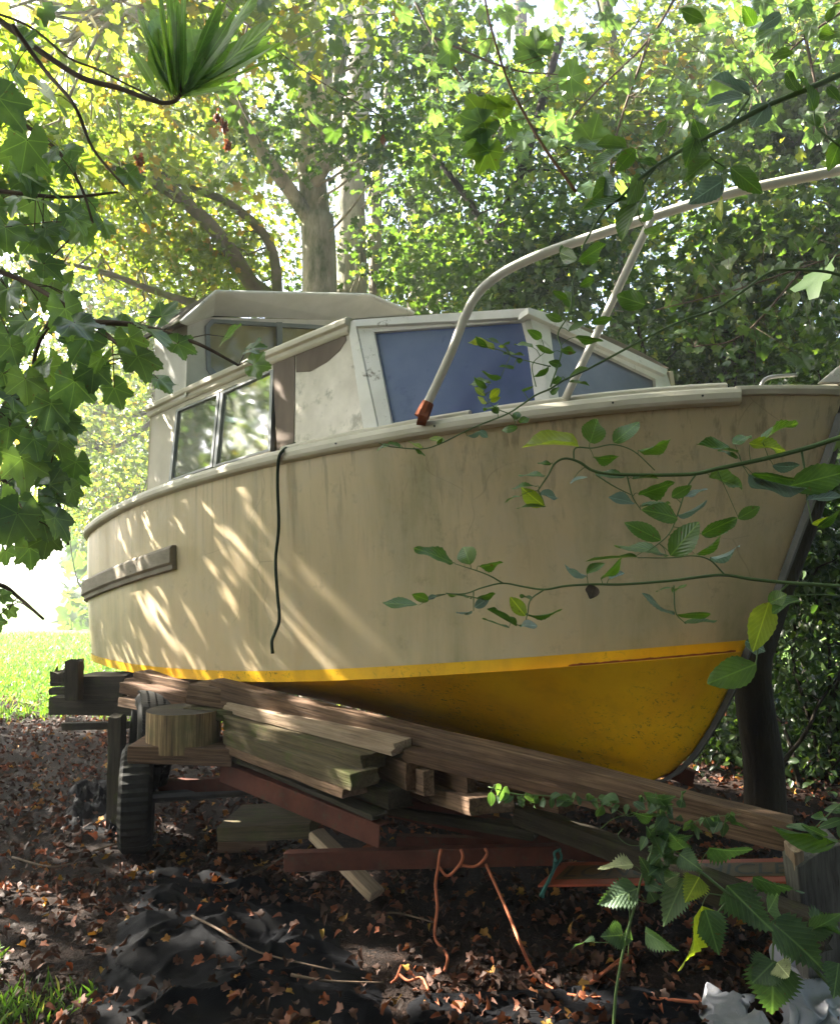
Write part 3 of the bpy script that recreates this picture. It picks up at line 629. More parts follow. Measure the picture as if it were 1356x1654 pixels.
# hanging rope
def hull_off(px, py, out=0.02): # on starboard side near a ~ 2.2
    Pn = pp(2.30, bg_(2.3) * 0.98, 1.6); return onplane(Pn + Sd * (out + 0.03), Sd, px, py)
mb = MB(); pts = [S(478, 716, 0.03), S(466, 722, 0.06)] + [hull_off(x, y, 0.03) for x, y in [(456, 729), (450, 742), (448, 780), (450, 850), (445, 905), (448, 960), (451, 1000), (444, 1022), (439, 1036), (440, 1056)]]
mb.tube(spline(pts, 5), 0.0085, 8)
setp(mb.build('rope', M['ropeg'], smooth=True), 'dark green rope hanging down the cream side of the boat from its deck edge', 'rope')

# ------------------------------------------------------------------ trailer
tr = thing('boat_trailer', 'old boat trailer with red oxide beams and two flat tyres underneath the boat', 'trailer', (-0.6, 4.4, 0))
def beam_mb(p0, p1, h, w, mb=None, up=UP, bulge=0):
    mb = mb or MB(); p0, p1 = Vector(p0), Vector(p1); x = (p1 - p0); l = x.length; x.normalize()
    y = up.cross(x).normalized(); y = y if y.y > 0 else -y; z = x.cross(y); z = z if z.z > 0 else -z
    mb.box((p0 + p1) / 2 + y * w / 2, x * l / 2, y * w / 2, z * h / 2); return mb
def chan(p0, p1, h, w, name, mat=None, par=None):   # C channel: web + two flanges
    p0, p1 = Vector(p0), Vector(p1); x = (p1 - p0).normalized(); y = UP.cross(x).normalized(); y = y if y.y > 0 else -y; z = x.cross(y); z = z if z.z > 0 else -z
    l = (p1 - p0).length; c = (p0 + p1) / 2; t = 0.007; mb = MB()
    mb.box(c + y * t / 2, x * l / 2, y * t / 2, z * h / 2)
    mb.box(c + y * w / 2 + z * (h / 2 + t / 2 - 0.002), x * l / 2, y * w / 2, z * t / 2); mb.box(c + y * w / 2 - z * (h / 2 + t / 2 - 0.002), x * l / 2, y * w / 2, z * t / 2)
    return mb.build(name, mat or M['redsteel'], par or tr, bevel=0.002, seg=1)
chan(at(458, 1394, 3.45), at(905, 1383, 3.38), 0.068, 0.05, 'cross_beam')
chan(at(355, 1247, 4.05), at(612, 1352, 3.36), 0.086, 0.06, 'side_beam', M['redsteel'])
chan(at(520, 1278, 3.95), at(1000, 1388, 3.45), 0.085, 0.05, 'side_beam')
chan(at(255, 1272, 4.5), at(400, 1266, 4.4), 0.06, 0.05, 'cross_beam')
chan(at(640, 1365, 3.9), at(960, 1375, 3.75), 0.07, 0.05, 'cross_beam')
chan(at(900, 1180, 5.2), at(1120, 1260, 4.7), 0.08, 0.05, 'side_beam')
mb = MB(); mb.tube([at(222, 1290, 4.4), at(222, 1290, 4.4) + Vector((1.8, 0.5, 0))], 0.03, 8); mb.build('axle', M['darkmetal'], tr)
def wheel(c, axis, R, W, n=40):
    c = Vector(c); ax = Vector(axis).normalized(); u = ax.orthogonal().normalized(); v = ax.cross(u); mb = MB()
    prof = [(-W * .36, R * .60), (-W * .5, R * .72), (-W * .5, R * .88), (-W * .38, R * .985), (-W * .2, R), (W * .2, R), (W * .38, R * .985), (W * .5, R * .88), (W * .5, R * .72), (W * .36, R * .60)]
    rows = []
    for i in range(n * 2 + 1):
        th = 2 * math.pi * i / (n * 2); d = u * math.cos(th) + v * math.sin(th)
        rows.append([c + ax * x + d * (r - (0.008 if (i % 2 and 3 <= k <= 6) else 0)) for k, (x, r) in enumerate(prof)])
    mb.grid(rows); w = mb.build('wheel', M['rubber'], tr)
    mb = MB(); rows = []
    for i in range(n + 1):
        th = 2 * math.pi * i / n; d = u * math.cos(th) + v * math.sin(th)
        rows.append([c + ax * x + d * r for x, r in [(W * .38, R * .62), (W * .40, R * .55), (W * .2, R * .50), (W * .1, R * .2), (W * .22, R * .15), (W * .22, 0.001)]])
    mb.grid(rows); mb.build('rim', M['rim'], w, smooth=True)
wheel(at(222, 1288, 4.4), (-0.96, -0.28, 0.0), 0.285, 0.17)

# ------------------------------------------------------------------ timber
GP = 'timber stacked under the boat'
def plank(label, p0, p1, h, w, mat, name='plank', cat='plank', group=GP, warp=0.006, roll=0.0, bev=0.004):
    p0, p1 = Vector(p0), Vector(p1); x = (p1 - p0); l = x.length; x.normalize()
    y = UP.cross(x).normalized(); y = y if y.y > 0 else -y; z = x.cross(y)
    if z.z < 0: z = -z; y = z.cross(x)
    y2 = y * math.cos(roll) + z * math.sin(roll); z2 = -y * math.sin(roll) + z * math.cos(roll)
    n = max(6, int(l / 0.06)); s = random.random() * 50; vs = []
    for i in range(n + 1):
        t = -l / 2 + l * i / n; dy = warp * noise.noise((t * 1.3, s, 0)) ; dz = warp * noise.noise((t * 1.3, s, 9))
        ends = 1 - (0.03 * random.random() if i in (0, n) else 0)
        for (a, b) in [(-.5, -.5), (-.17, -.5), (.17, -.5), (.5, -.5), (.5, -.17), (.5, .17), (.5, .5), (.17, .5), (-.17, .5), (-.5, .5), (-.5, .17), (-.5, -.17)]:
            j = 0.0025 * noise.noise((t * 9, a * 5 + s, b * 5))
            vs.append((t + (0.014 * noise.noise((a * 7, b * 7, s)) if i in (0, n) else 0), a * w * ends + dy + j, b * h * ends + dz + j))
    K = 12; fs = [(i * K + j, i * K + (j + 1) % K, (i + 1) * K + (j + 1) % K, (i + 1) * K + j) for i in range(n) for j in range(K)]
    fs += [tuple(range(K - 1, -1, -1)), tuple(range(n * K, n * K + K))]
    me = bpy.data.meshes.new(name); me.from_pydata(vs, [], fs); me.materials.append(mat); me.update()
    o = bpy.data.objects.new(name, me); COL.objects.link(o)
    c = (p0 + p1) / 2 + y2 * w / 2
    yy = y2 if x.cross(y2).dot(z2) > 0 else y2
    o.matrix_world = Matrix(((x.x, yy.x, z2.x, c.x), (x.y, yy.y, z2.y, c.y), (x.z, yy.z, z2.z, c.z), (0, 0, 0, 1)))
    if bev:
        b = o.modifiers.new('bevel', 'BEVEL'); b.width = bev; b.segments = 2; b.limit_method = 'ANGLE'; b.angle_limit = math.radians(50)
    return setp(o, label, cat, group)
plank('long thick grey timber running under the yellow keel, highest in the stack', at(337, 1115, 4.15), at(1275, 1352, 2.78), 0.106, 0.10, M['wgrey'], 'beam', 'timber', warp=0.012)
plank('pale sun-spotted plank just below the long grey timber', at(360, 1141, 4.10), at(633, 1212, 3.42), 0.056, 0.14, M['wpale'])
plank('light brown plank slanting beneath the right half of the long grey timber', at(650, 1219, 3.45), at(985, 1306, 3.0), 0.050, 0.14, M['wbrown'])
plank('green mossy plank under the pale plank, blunt end at its right', at(360, 1168, 4.06), at(582, 1234, 3.42), 0.074, 0.16, M['wmoss'])
plank('yellow green plank with the sunlit patch, left of centre in the stack', at(360, 1191, 4.00), at(566, 1264, 3.32), 0.068, 0.16, M['wmoss'])
plank('thin grey plank along the lower edge of the mossy planks', at(362, 1210, 3.98), at(552, 1284, 3.34), 0.040, 0.14, M['wgrey'])
plank('dark plank end with a green face poking out behind the mossy planks', at(500, 1248, 3.95), at(626, 1293, 3.42), 0.080, 0.12, M['wdark'])
plank('dark square ended timber beside the pale plank end', at(560, 1212, 4.0), at(655, 1256, 3.42), 0.115, 0.11, M['wbrown'])
plank('short dark board deep in the middle of the stack', at(600, 1270, 3.9), at(646, 1295, 3.68), 0.065, 0.07, M['wdark'])
plank('rounded grey board end right of the dark square ended timber', at(610, 1236, 3.95), at(684, 1266, 3.36), 0.105, 0.05, M['wgrey'])
plank('short reddish brown board above the cut timber end', at(660, 1236, 3.80), at(752, 1264, 3.30), 0.095, 0.05, M['wbrown'])
plank('brown timber with its sawn end facing the viewer, middle of the stack', at(655, 1272, 3.95), at(757, 1306, 3.14), 0.066, 0.19, M['wgrey'])
plank('dark timber lying right of the sawn end', at(828, 1318, 3.5), at(1085, 1412, 3.05), 0.080, 0.09, M['wdark'])
plank('thin brown slat showing between the two mossy planks', at(366, 1182, 4.03), at(560, 1246, 3.42), 0.018, 0.15, M['wbrown'])
plank('dark slat under the thin grey plank, following the red beam', at(372, 1226, 4.0), at(600, 1322, 3.36), 0.022, 0.09, M['wdark'])
plank('dark slat sticking out between the pale plank and the keel shadow', at(520, 1182, 4.05), at(650, 1222, 3.5), 0.042, 0.10, M['wdark'])
plank('small broken board end below the rounded grey board', at(640, 1268, 3.8), at(690, 1290, 3.60), 0.055, 0.05, M['wbrown'])
plank('long dark board under the sawn timber end, sloping right', at(600, 1305, 3.85), at(860, 1352, 3.50), 0.045, 0.10, M['wdark'])
plank('brown board end just under the light brown plank', at(740, 1262, 3.7), at(900, 1306, 3.2), 0.047, 0.10, M['wbrown'])
plank('long dark timber reaching down to the right behind the nettles', at(1060, 1405, 2.78), at(1330, 1520, 2.42), 0.09, 0.08, M['wdark'])
plank('grey board topmost at the left end of the stack against the hull', at(215, 1093, 4.85), at(345, 1120, 4.5), 0.055, 0.16, M['wgrey'])
plank('sunlit board under the stern, left end of the stack', at(192, 1112, 4.75), at(300, 1136, 4.45), 0.065, 0.15, M['wbrown'])
plank('low grey board just above the tyre', at(190, 1134, 4.7), at(300, 1154, 4.42), 0.055, 0.14, M['wgrey'])
plank('short block with a square end above the log', at(302, 1122, 4.15), at(362, 1130, 4.1), 0.10, 0.22, M['wgrey'], 'wood_block', 'wood block')
plank('short mossy block directly on top of the log round', at(294, 1152, 4.12), at(374, 1158, 4.05), 0.055, 0.22, M['wmoss'], 'wood_block', 'wood block')
plank('heavy dark crosspiece carrying the upright log', at(205, 1220, 3.95), at(372, 1226, 3.95), 0.085, 0.30, M['wbrown'], 'beam', 'timber', warp=0.02)
plank('short sunlit plank propped at a slant below the crossed beams', at(498, 1350, 3.85), at(596, 1450, 3.55), 0.045, 0.08, M['wpale'])
plank('green topped timber lying low on the ground beside the wheel', at(350, 1349, 4.25), at(500, 1344, 4.2), 0.075, 0.42, M['wmoss'], 'wood_block', 'wood block', bev=0.003)
plank('small block under the green topped timber', at(352, 1368, 4.3), at(432, 1369, 4.3), 0.06, 0.2, M['wbrown'], 'wood_block', 'wood block')
plank('dark heavy beam sticking out left of the stern', at(78, 1142, 5.3), at(240, 1144, 5.2), 0.115, 0.14, M['wdark'], 'beam', 'timber', 'timber left of the stern')
plank('thick dark baulk lying on the beam left of the stern', at(116, 1112, 5.25), at(198, 1112, 5.2), 0.16, 0.26, M['wdark'], 'beam', 'timber', 'timber left of the stern')
plank('thin dark rail behind the stub left of the stern', at(78, 1118, 5.35), at(116, 1118, 5.35), 0.045, 0.08, M['wdark'], 'beam', 'timber', 'timber left of the stern')
plank('low thin rail under the dark beam left of the stern', at(98, 1175, 5.35), at(206, 1172, 5.3), 0.045, 0.06, M['wdark'], 'beam', 'timber', 'timber left of the stern')
plank('narrow brown board right under the stern at the left end', at(200, 1102, 4.95), at(330, 1108, 4.7), 0.04, 0.2, M['wbrown'])
plank('thin pale slat catching sun above the bare tyre', at(205, 1124, 4.8), at(296, 1144, 4.5), 0.022, 0.14, M['wpale'])
plank('grey slat directly behind the bare tyre', at(225, 1146, 4.85), at(300, 1166, 4.6), 0.05, 0.12, M['wgrey'])
def upright(label, top, bot, w, d, mat, name='post', cat='post', group=None, rz=0.0):
    top, bot = Vector(top), Vector(bot); z = (top - bot).normalized(); x = Vector((math.cos(rz), math.sin(rz), 0)); x = (x - z * x.dot(z)).normalized(); y = z.cross(x)
    l = (top - bot).length; n = 10; s = random.random() * 40; vs = []; K = 8
    for i in range(n + 1):
        for (a, b) in [(-.5, -.5), (0, -.5), (.5, -.5), (.5, 0), (.5, .5), (0, .5), (-.5, .5), (-.5, 0)]:
            j = 0.004 * noise.noise((i * .7, a * 4 + s, b * 4)); zz = l * i / n + (0.03 * noise.noise((a * 9, b * 9, s)) if i == n else 0)
            vs.append((zz, a * w + j, b * d + j))
    fs = [(i * K + j, i * K + (j + 1) % K, (i + 1) * K + (j + 1) % K, (i + 1) * K + j) for i in range(n) for j in range(K)] + [tuple(range(K - 1, -1, -1)), tuple(range(n * K, n * K + K))]
    me = bpy.data.meshes.new(name); me.from_pydata(vs, [], fs); me.materials.append(mat); me.update()
    o = bpy.data.objects.new(name, me); COL.objects.link(o)
    o.matrix_world = Matrix(((z.x, x.x, y.x, bot.x), (z.y, x.y, y.y, bot.y), (z.z, x.z, y.z, bot.z), (0, 0, 0, 1)))
    b = o.modifiers.new('bevel', 'BEVEL'); b.width = 0.005; b.segments = 2; b.limit_method = 'ANGLE'; b.angle_limit = math.radians(50)
    return setp(o, label, cat, group)
upright('short rounded dark stub standing on the beam left of the stern', at(120, 1066, 5.2), at(120, 1130, 5.2), 0.09, 0.09, M['wdark'], 'post', 'post', 'timber left of the stern')
upright('small dark block behind the stub left of the stern', at(98, 1085, 5.4), at(98, 1107, 5.4), 0.10, 0.10, M['wdark'], 'wood_block', 'wood block', 'timber left of the stern')
upright('dark upright timber behind the trailer wheel', at(190, 1155, 4.75), at(186, 1335, 4.75), 0.075, 0.10, M['wdark'])
upright('broad grey weathered post leaning at the right edge among nettles', at(1310, 1368, 2.55), onground(1330, 1585) + Vector((0.0, 0.0, -0.05)), 0.165, 0.07, M['wpost'], rz=0.35)
upright('narrow pale strip added for the light left side face of the grey post', at(1281, 1366, 2.50), onground(1302, 1575) + Vector((0, 0, -0.03)), 0.035, 0.05, M['wpale'], 'face_strip', 'face_strip', rz=0.35)  # added strip, gives the post its lighter left face
# log round (thing with cut face)
lg = thing('log_round', 'upright sawn log section with split golden sides sitting on the crosspiece', 'log', at(296, 1207, 4.12))
cb = at(296, 1208, 4.12); Rl = 0.185; rows = []
for k in range(8):
    zz = 0.0 + 0.195 * k / 7
    rows.append([cb + Vector((math.cos(th) * Rl * (1 + 0.03 * noise.noise((math.cos(th) * 2, math.sin(th) * 2, 0)) + 0.025 * noise.noise((th * 9, 0, 3)) + 0.006 * noise.noise((th * 40, 0, 0))), math.sin(th) * Rl * (1 + 0.03 * noise.noise((math.cos(th) * 2, math.sin(th) * 2, 0))), zz)) for th in [2 * math.pi * j / 96 for j in range(97)]])
def log_side_mat():
    m, nt, b = newmat('log_side_grain'); v = coords(nt, (40, 40, 1.6)); f = noise_n(nt, v, 1.0, 8, 0.75, 0.4)
    c = ramp(nt, f, [(0.34, (0.045, 0.028, 0.014)), (0.48, (0.20, 0.125, 0.055)), (0.62, (0.44, 0.30, 0.15))])
    c = mixc(nt, ramp(nt, noise_n(nt, coords(nt), 7, 4), [(0.45, BW(0)), (0.7, BW(0.7))]), c, (0.10, 0.10, 0.035))
    nt.links.new(c, b.inputs['Base Color']); b.inputs['Roughness'].default_value = 0.8; bump(nt, b, f, 0.8, 0.01); return m
mb = MB(); mb.grid(rows); mb.build('bark_side', log_side_mat(), lg, smooth=True)
mb = MB(); mb.add(rows[-1][:-1], [tuple(range(96))]); mb.build('sawn_top', M['wdark'], lg)

# spare tyre standing behind the log (its own thing)
keep = tr
sp_t = thing('spare_tyre', 'worn bare tyre standing upright behind the log round', 'tyre', at(243, 1200, 4.62) - Vector((0, 0, 0.27)))
tr = sp_t
def tyre_only(c, axis, R, W, par, n=44):
    c = Vector(c); ax = Vector(axis).normalized(); u = ax.orthogonal().normalized(); v = ax.cross(u); mb = MB(); m2 = MB()
    prof = [(-W * .36, R * .60), (-W * .5, R * .72), (-W * .5, R * .88), (-W * .38, R * .985), (-W * .2, R), (W * .2, R), (W * .38, R * .985), (W * .5, R * .88), (W * .5, R * .72), (W * .36, R * .60), (W * .3, R * .66), (0, R * .9), (-W * .3, R * .66), (-W * .36, R * .60)]
    mb.grid([[c + ax * x + (u * math.cos(2 * math.pi * i / n) + v * math.sin(2 * math.pi * i / n)) * r for x, r in prof] for i in range(n + 1)])
    mb.build('carcass', M['rubber'], par, smooth=True)
    for i in range(n * 2):
        th = math.pi * i / n; d = u * math.cos(th) + v * math.sin(th); t = ax.cross(d)
        for k, x in enumerate((-.33, -.11, .11, .33)):
            m2.box(c + ax * (x * W + 0) + d * (R + 0.003), ax * W * .085, t * 0.009 + ax * 0.004 * (1 if k % 2 else -1), d * 0.005)
    m2.build('tread', M['rubber'], par)
tyre_only(at(243, 1195, 4.62), (-0.90, -0.42, 0.05), 0.27, 0.19, sp_t)
tr = keep

# ------------------------------------------------------------------ marker board
bd = thing('marker_board', 'long yellow vehicle marker board with red border lying under the timber by the nettles', 'sign', at(1070, 1430, 3.3))
c0, c1, c2, c3 = at(868, 1430, 3.22), at(1290, 1424, 3.12), at(1284, 1386, 3.40), at(908, 1393, 3.50)
nB = (c1 - c0).cross(c3 - c0).normalized(); nB = nB if nB.z > 0 else -nB
bl = lambda u, v: c0.lerp(c1, u).lerp(c3.lerp(c2, u), v)
mb = MB(); mb.slab([bl(0, 0), bl(1, 0), bl(1, 1), bl(0, 1)], 0.008, nB); mb.build('border_sheet', M['signred'], bd)
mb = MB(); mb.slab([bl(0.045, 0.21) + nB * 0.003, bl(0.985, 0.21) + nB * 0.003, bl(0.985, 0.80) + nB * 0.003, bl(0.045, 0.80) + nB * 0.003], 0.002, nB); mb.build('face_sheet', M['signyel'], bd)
fc = bpy.data.curves.new('lettering', 'FONT'); fc.body = 'LONG VEHICLE'; fc.size = 1; fo__ = bpy.data.objects.new('lettering_tmp', fc); COL.objects.link(fo__)
bpy.context.view_layer.update(); dg = bpy.context.evaluated_depsgraph_get(); me = bpy.data.meshes.new_from_object(fo__.evaluated_get(dg))
vx = np.array([v.co[:] for v in me.vertices]); mn = vx.min(0); mx = vx.max(0)
for v in me.vertices:
    u = 0.075 + 1.12 * (v.co.x - mn[0]) / (mx[0] - mn[0]); w = 0.27 + 0.46 * (v.co.y - mn[1]) / (mx[1] - mn[1])
    u = 0.07 + (u - 0.075) * 0.80
    v.co = bl(u, w) + nB * 0.0055 - OFF[bd]
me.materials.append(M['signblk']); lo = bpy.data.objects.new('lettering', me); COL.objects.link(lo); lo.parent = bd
bpy.data.objects.remove(fo__)

# ------------------------------------------------------------------ twine
def ropeobj(name, label, cat, strands, r, mat, group=None):
    mb = MB()
    for s_ in strands: mb.tube(spline(s_, 5), r, 6)
    return setp(mb.build(name, mat, smooth=True), label, cat, group)
G0 = lambda px, py: onground(px, py, 0.03)
ropeobj('twine', 'orange twine knotted round the red cross beam and trailing down to the ground', 'twine', [
    [at(712, 1372, 3.38), at(709, 1385, 3.36), at(707, 1403, 3.36), at(703, 1430, 3.37), at(706, 1465, 3.36), at(702, 1500, 3.35), at(704, 1520, 3.33), G0(722, 1545), G0(718, 1568)],
    [at(708, 1400, 3.36), at(722, 1415, 3.36), at(738, 1402, 3.35), at(747, 1386, 3.36), at(744, 1372, 3.38)],
    [at(746, 1398, 3.36), at(765, 1400, 3.36), at(778, 1392, 3.35), at(786, 1380, 3.36), at(783, 1371, 3.38)],
    [at(784, 1396, 3.36), at(800, 1430, 3.3), at(822, 1480, 3.1), at(838, 1520, 2.95), G0(862, 1570), G0(900, 1602), G0(960, 1612), G0(1060, 1614), G0(1150, 1622)]], 0.0065, M['orange'])
ropeobj('twine', 'loose orange twine tangle on the soil left of the nettle stem', 'twine', [
    [G0(935, 1605), G0(960, 1585), G0(985, 1565), G0(1020, 1545)], [G0(940, 1600), G0(975, 1570), G0(1005, 1558), G0(1020, 1547), G0(1024, 1575)], [G0(950, 1590), G0(1000, 1550), G0(1018, 1540)]], 0.005, M['orange'])
ropeobj('twine', 'small orange twine scrap on the leaves at bottom centre', 'twine', [[G0(645, 1575), G0(660, 1585), G0(680, 1580), G0(692, 1600)], [G0(648, 1560), G0(640, 1580), G0(632, 1588)]], 0.005, M['orange'])
ropeobj('twine', 'teal twine hanging beside the left end of the marker board', 'twine', [
    [at(902, 1372, 3.36), at(906, 1385, 3.35), at(897, 1400, 3.33), at(884, 1425, 3.2), at(872, 1448, 3.2)], [at(896, 1385, 3.36), at(893, 1408, 3.3), at(880, 1435, 3.2), at(876, 1450, 3.2)], [at(905, 1372, 3.36), at(895, 1378, 3.35), at(898, 1392, 3.33)]], 0.006, M['teal'])

# ------------------------------------------------------------------ ground cloth and sack
def cloth(px_poly, name, label, cat, mat, z0, amp, n=90, seed=0.0, fold=3.0):
    P = [onground(*p) for p in px_poly]; mb = MB(); rows = []
    for i in range(n + 1):
        row = []
        for j in range(n + 1):
            u, v = i / n, j / n; p = P[0].lerp(P[1], u).lerp(P[3].lerp(P[2], u), v)
            p = p + Vector((0.10 * noise.noise((u * 4, v * 4, seed)), 0.12 * noise.noise((u * 4, v * 4, seed + 5)), 0))
            qx = p.x + 0.15 * noise.noise((p.x * 5, p.y * 5, seed)); r = 1 - abs(noise.noise((qx * fold, p.y * fold * 2.2, seed))) * 3.2; r2 = 1 - abs(noise.noise((qx * fold * 3.3 + 4, p.y * fold * 3.6, seed))) * 3.4
            e = min(u, 1 - u, v, 1 - v) * 8; e = min(1, max(0, e))
            p.z = gz(p.x, p.y) + z0 + e * amp * (max(0, r) ** 1.5 * 0.7 + max(0, r2) ** 1.4 * 0.28 + 0.1 * noise.noise((p.x * 22, p.y * 22, seed))) + (e - 1) * 0.02
            row.append(p)
        rows.append(row)
    mb.grid(rows); return setp(mb.build(name, mat, smooth=True), label, cat)
cloth([(150, 1660), (640, 1670), (500, 1420), (215, 1400)], 'ground_cloth', 'crumpled black woven ground cloth half buried in fallen leaves at the bottom left', 'ground cloth', M['tarp'], 0.012, 0.06, 130, 1.3, 2.0)
cloth([(110, 1340), (205, 1360), (190, 1270), (120, 1275)], 'ground_cloth', 'small ruck of black cloth on the leaves left of the wheel', 'ground cloth', M['tarp'], 0.02, 0.09, 60, 6.0, 4.0)
cloth([(640, 1690), (1180, 1690), (1120, 1610), (660, 1600)], 'ground_cloth', 'flat dark ground cloth strip along the bottom edge under the twine', 'ground cloth', M['tarp'], 0.012, 0.03, 80, 8.0, 3.0)
cloth([(1235, 1680), (1400, 1690), (1385, 1555), (1268, 1560)], 'plastic_sack', 'crumpled white plastic sack in the bottom right corner', 'sack', M['sack'], 0.05, 0.08, 90, 3.0, 1.9)
cloth([(1120, 1690), (1240, 1690), (1225, 1630), (1145, 1640)], 'plastic_sack', 'grimy pale sack scrap to the left of the white sack', 'sack', M['sack'], 0.02, 0.07, 60, 4.4, 2.6)

# ------------------------------------------------------------------ leaf templates
def lobed(n_t=2, detail=True):
    """palmate five-lobed outline, petiole at origin, tip at +x. returns (verts, tris)"""
    lobes = [(0, 1.0, 0.36), (0.88, 0.88, 0.33), (-0.88, 0.88, 0.33), (1.80, 0.60, 0.38), (-1.80, 0.60, 0.38)]
    K = 60 if detail else 14; out = []
    if detail:
        lobes = [(0, 1.0, 0.36), (0.90, 0.92, 0.33), (-0.90, 0.92, 0.33), (1.80, 0.66, 0.40), (-1.80, 0.66, 0.40)]
        for i in range(K + 1):
            th = -2.85 + 5.7 * i / K; r = 0.40
            for c, l, w in lobes: r = max(r, l * (0.62 + 0.38 * math.exp(-((th - c) / w) ** 2)))
            r *= 1 + (0.05 if i % 2 else -0.035); out.append((r * math.cos(th), r * math.sin(th)))
        n_ = len(out); vs = [(0, 0)] + [(x * q, y * q) for q in (0.35, 0.7, 1.0) for x, y in out]
        fs = [(0, i, i + 1) for i in range(1, n_)] + [(k * n_ + i, (k + 1) * n_ + i, (k + 1) * n_ + i + 1, k * n_ + i + 1) for k in (0, 1) for i in range(1, n_)]
        return vs, fs
    else:
        for th, r in [(-2.7, .40), (-1.8, .62), (-1.35, .52), (-1.0, .86), (-0.7, .84), (-0.45, .62), (-0.15, .95), (0.15, 0.95), (0.45, .62), (0.7, .84), (1.0, .86), (1.35, .52), (1.8, .62), (2.7, .40)]: out.append((r * math.cos(th), r * math.sin(th)))
    vs = [(0, 0)] + out; return vs, [(0, i, i + 1) for i in range(1, len(out))]
def strip(kind, n=16):
    vs = []; fs = []
    for i in range(n + 1):
        t = i / n
        if kind == 'ovate': w = 0.5 * math.sin(math.pi * t ** 0.85) ** 0.8 if 0 < t < 1 else 0
        elif kind == 'nettle': w = 0.5 * (math.sin(math.pi * t ** 0.55) ** 0.9 if 0 < t < 1 else 0) * (1.12 - 0.3 * t)
        elif kind == 'strap': w = 0.5 * (min(1, t * 3.5) * (1 - t) ** 0.45)
        else: w = 0.5 * math.sin(math.pi * t)
        if kind == 'nettle' and 0 < i < n: w *= (1.13 if i % 2 else 0.86)
        if kind == 'ovate' and n > 12 and 0 < i < n: w *= (1.03 if i % 2 else 0.96)
        x2 = t - (0.035 if (kind == 'nettle' and i % 2) else 0) * -1
        vs += [(t + (0.03 if kind == 'nettle' and i % 2 and i < n - 1 else 0), w), (t, 0), (t + (0.03 if kind == 'nettle' and i % 2 and i < n - 1 else 0), -w)]
    for i in range(n): a = i * 3; fs += [(a, a + 1, a + 4, a + 3), (a + 1, a + 2, a + 5, a + 4)]
    return vs, fs
TPL = {'sycamore': lobed(), 'sycamore_small': lobed(2, False), 'ovate': strip('ovate', 18), 'nettle': strip('nettle', 26), 'strap': strip('strap', 14), 'oval': strip('ovate', 4), 'blade': strip('x', 3)}
def leaf(mb, kind, base, d, nrm, L_, W_, droop=0.18, fold=0.22, mi=0):
    tv, tf = TPL[kind]; d = Vector(d).normalized(); nrm = Vector(nrm); nrm = (nrm - d * nrm.dot(d)).normalized(); s = nrm.cross(d)
    tw = random.uniform(-0.35, 0.35); wv = random.uniform(0.03, 0.12); ph = random.uniform(0, 6); vs = []; uv = []
    for x, y in tv:
        z = -droop * x * x + fold * abs(y) ** 1.3 + tw * x * y + wv * math.sin(x * 7 + ph) * y + wv * 0.4 * math.sin(y * 11 + ph)
        vs.append(Vector(base) + d * (x * L_) + s * (y * W_) + nrm * (z * L_)); uv.append((x, y))
    mb.add(vs, tf, uv, mi)
def cloud(name, P, D, Nn, L_, W_, kind, mat, parent=None, droop=0.25, fold=0.3, loc=(0, 0, 0)):
    tv, tf = TPL[kind]; T = np.array(tv, dtype=np.float64); k = len(T); n = len(P)
    D = D / np.linalg.norm(D, axis=1, keepdims=True); Nn = Nn - D * (Nn * D).sum(1, keepdims=True); Nn /= np.linalg.norm(Nn, axis=1, keepdims=True) + 1e-9; Sx = np.cross(Nn, D)
    x = T[:, 0][None, :, None]; y = T[:, 1][None, :, None]
    tw = RNG.uniform(-0.4, 0.4, (n, 1, 1)); z = -droop * x ** 2 + fold * np.abs(y) + tw * x * y
    L3 = L_[:, None, None]; W3 = W_[:, None, None]
    V = P[:, None, :] + D[:, None, :] * x * L3 + Sx[:, None, :] * y * W3 + Nn[:, None, :] * z * L3
    off = OFF[parent] if parent is not None else Vector(loc); V = V - np.array(off[:])
    V = V.reshape(-1, 3); nf = len(tf); lens = np.array([len(f) for f in tf]); flat = np.concatenate([np.array(f) for f in tf])
    idx = (flat[None, :] + (np.arange(n) * k)[:, None]).ravel(); st1 = np.concatenate([[0], np.cumsum(lens)[:-1]]); tot = lens.sum()
    starts = (st1[None, :] + (np.arange(n) * tot)[:, None]).ravel()
    me = bpy.data.meshes.new(name); me.vertices.add(n * k); me.vertices.foreach_set('co', V.astype(np.float32).ravel())
    me.loops.add(len(idx)); me.loops.foreach_set('vertex_index', idx.astype(np.int32)); me.polygons.add(n * nf)
    me.polygons.foreach_set('loop_start', starts.astype(np.int32))
    me.update(calc_edges=True); me.materials.append(mat)
    o = bpy.data.objects.new(name, me); COL.objects.link(o)
    if parent is not None: o.parent = parent
    else: o.location = off
    OFF[o] = Vector(off); return o

# ------------------------------------------------------------------ fallen leaves, grass
def scatter_ground(n, xr, yr, dens=None):
    out = []
    while len(out) < n:
        x = random.uniform(*xr); y = yr[0] + (yr[1] - yr[0]) * random.random() ** 1.5
        if dens and random.random() > dens(x, y): continue
        out.append((x, y))
    return out
def on_cloth(x, y):
    return -1.05 < x < -0.05 and 2.3 < y < 3.7
pts = scatter_ground(34000, (-6, 5), (1.9, 9.6), lambda x, y: (0.5 if on_cloth(x, y) else 1.0) * (0.4 + 0.9 * max(0, 0.5 + noise.noise((x * 1.7, y * 1.7, 4)))) )
P = np.array([(x, y, gz(x, y) + (0.05 if on_cloth(x, y) else 0.006) + random.random() * 0.03) for x, y in pts]); n = len(P)
D = RNG.normal(size=(n, 3)) * [1, 1, 0.35]; Nn = RNG.normal(size=(n, 3)) * 0.45 + [0, 0, 1]
Ls = RNG.uniform(0.016, 0.046, n)
k = n // 2
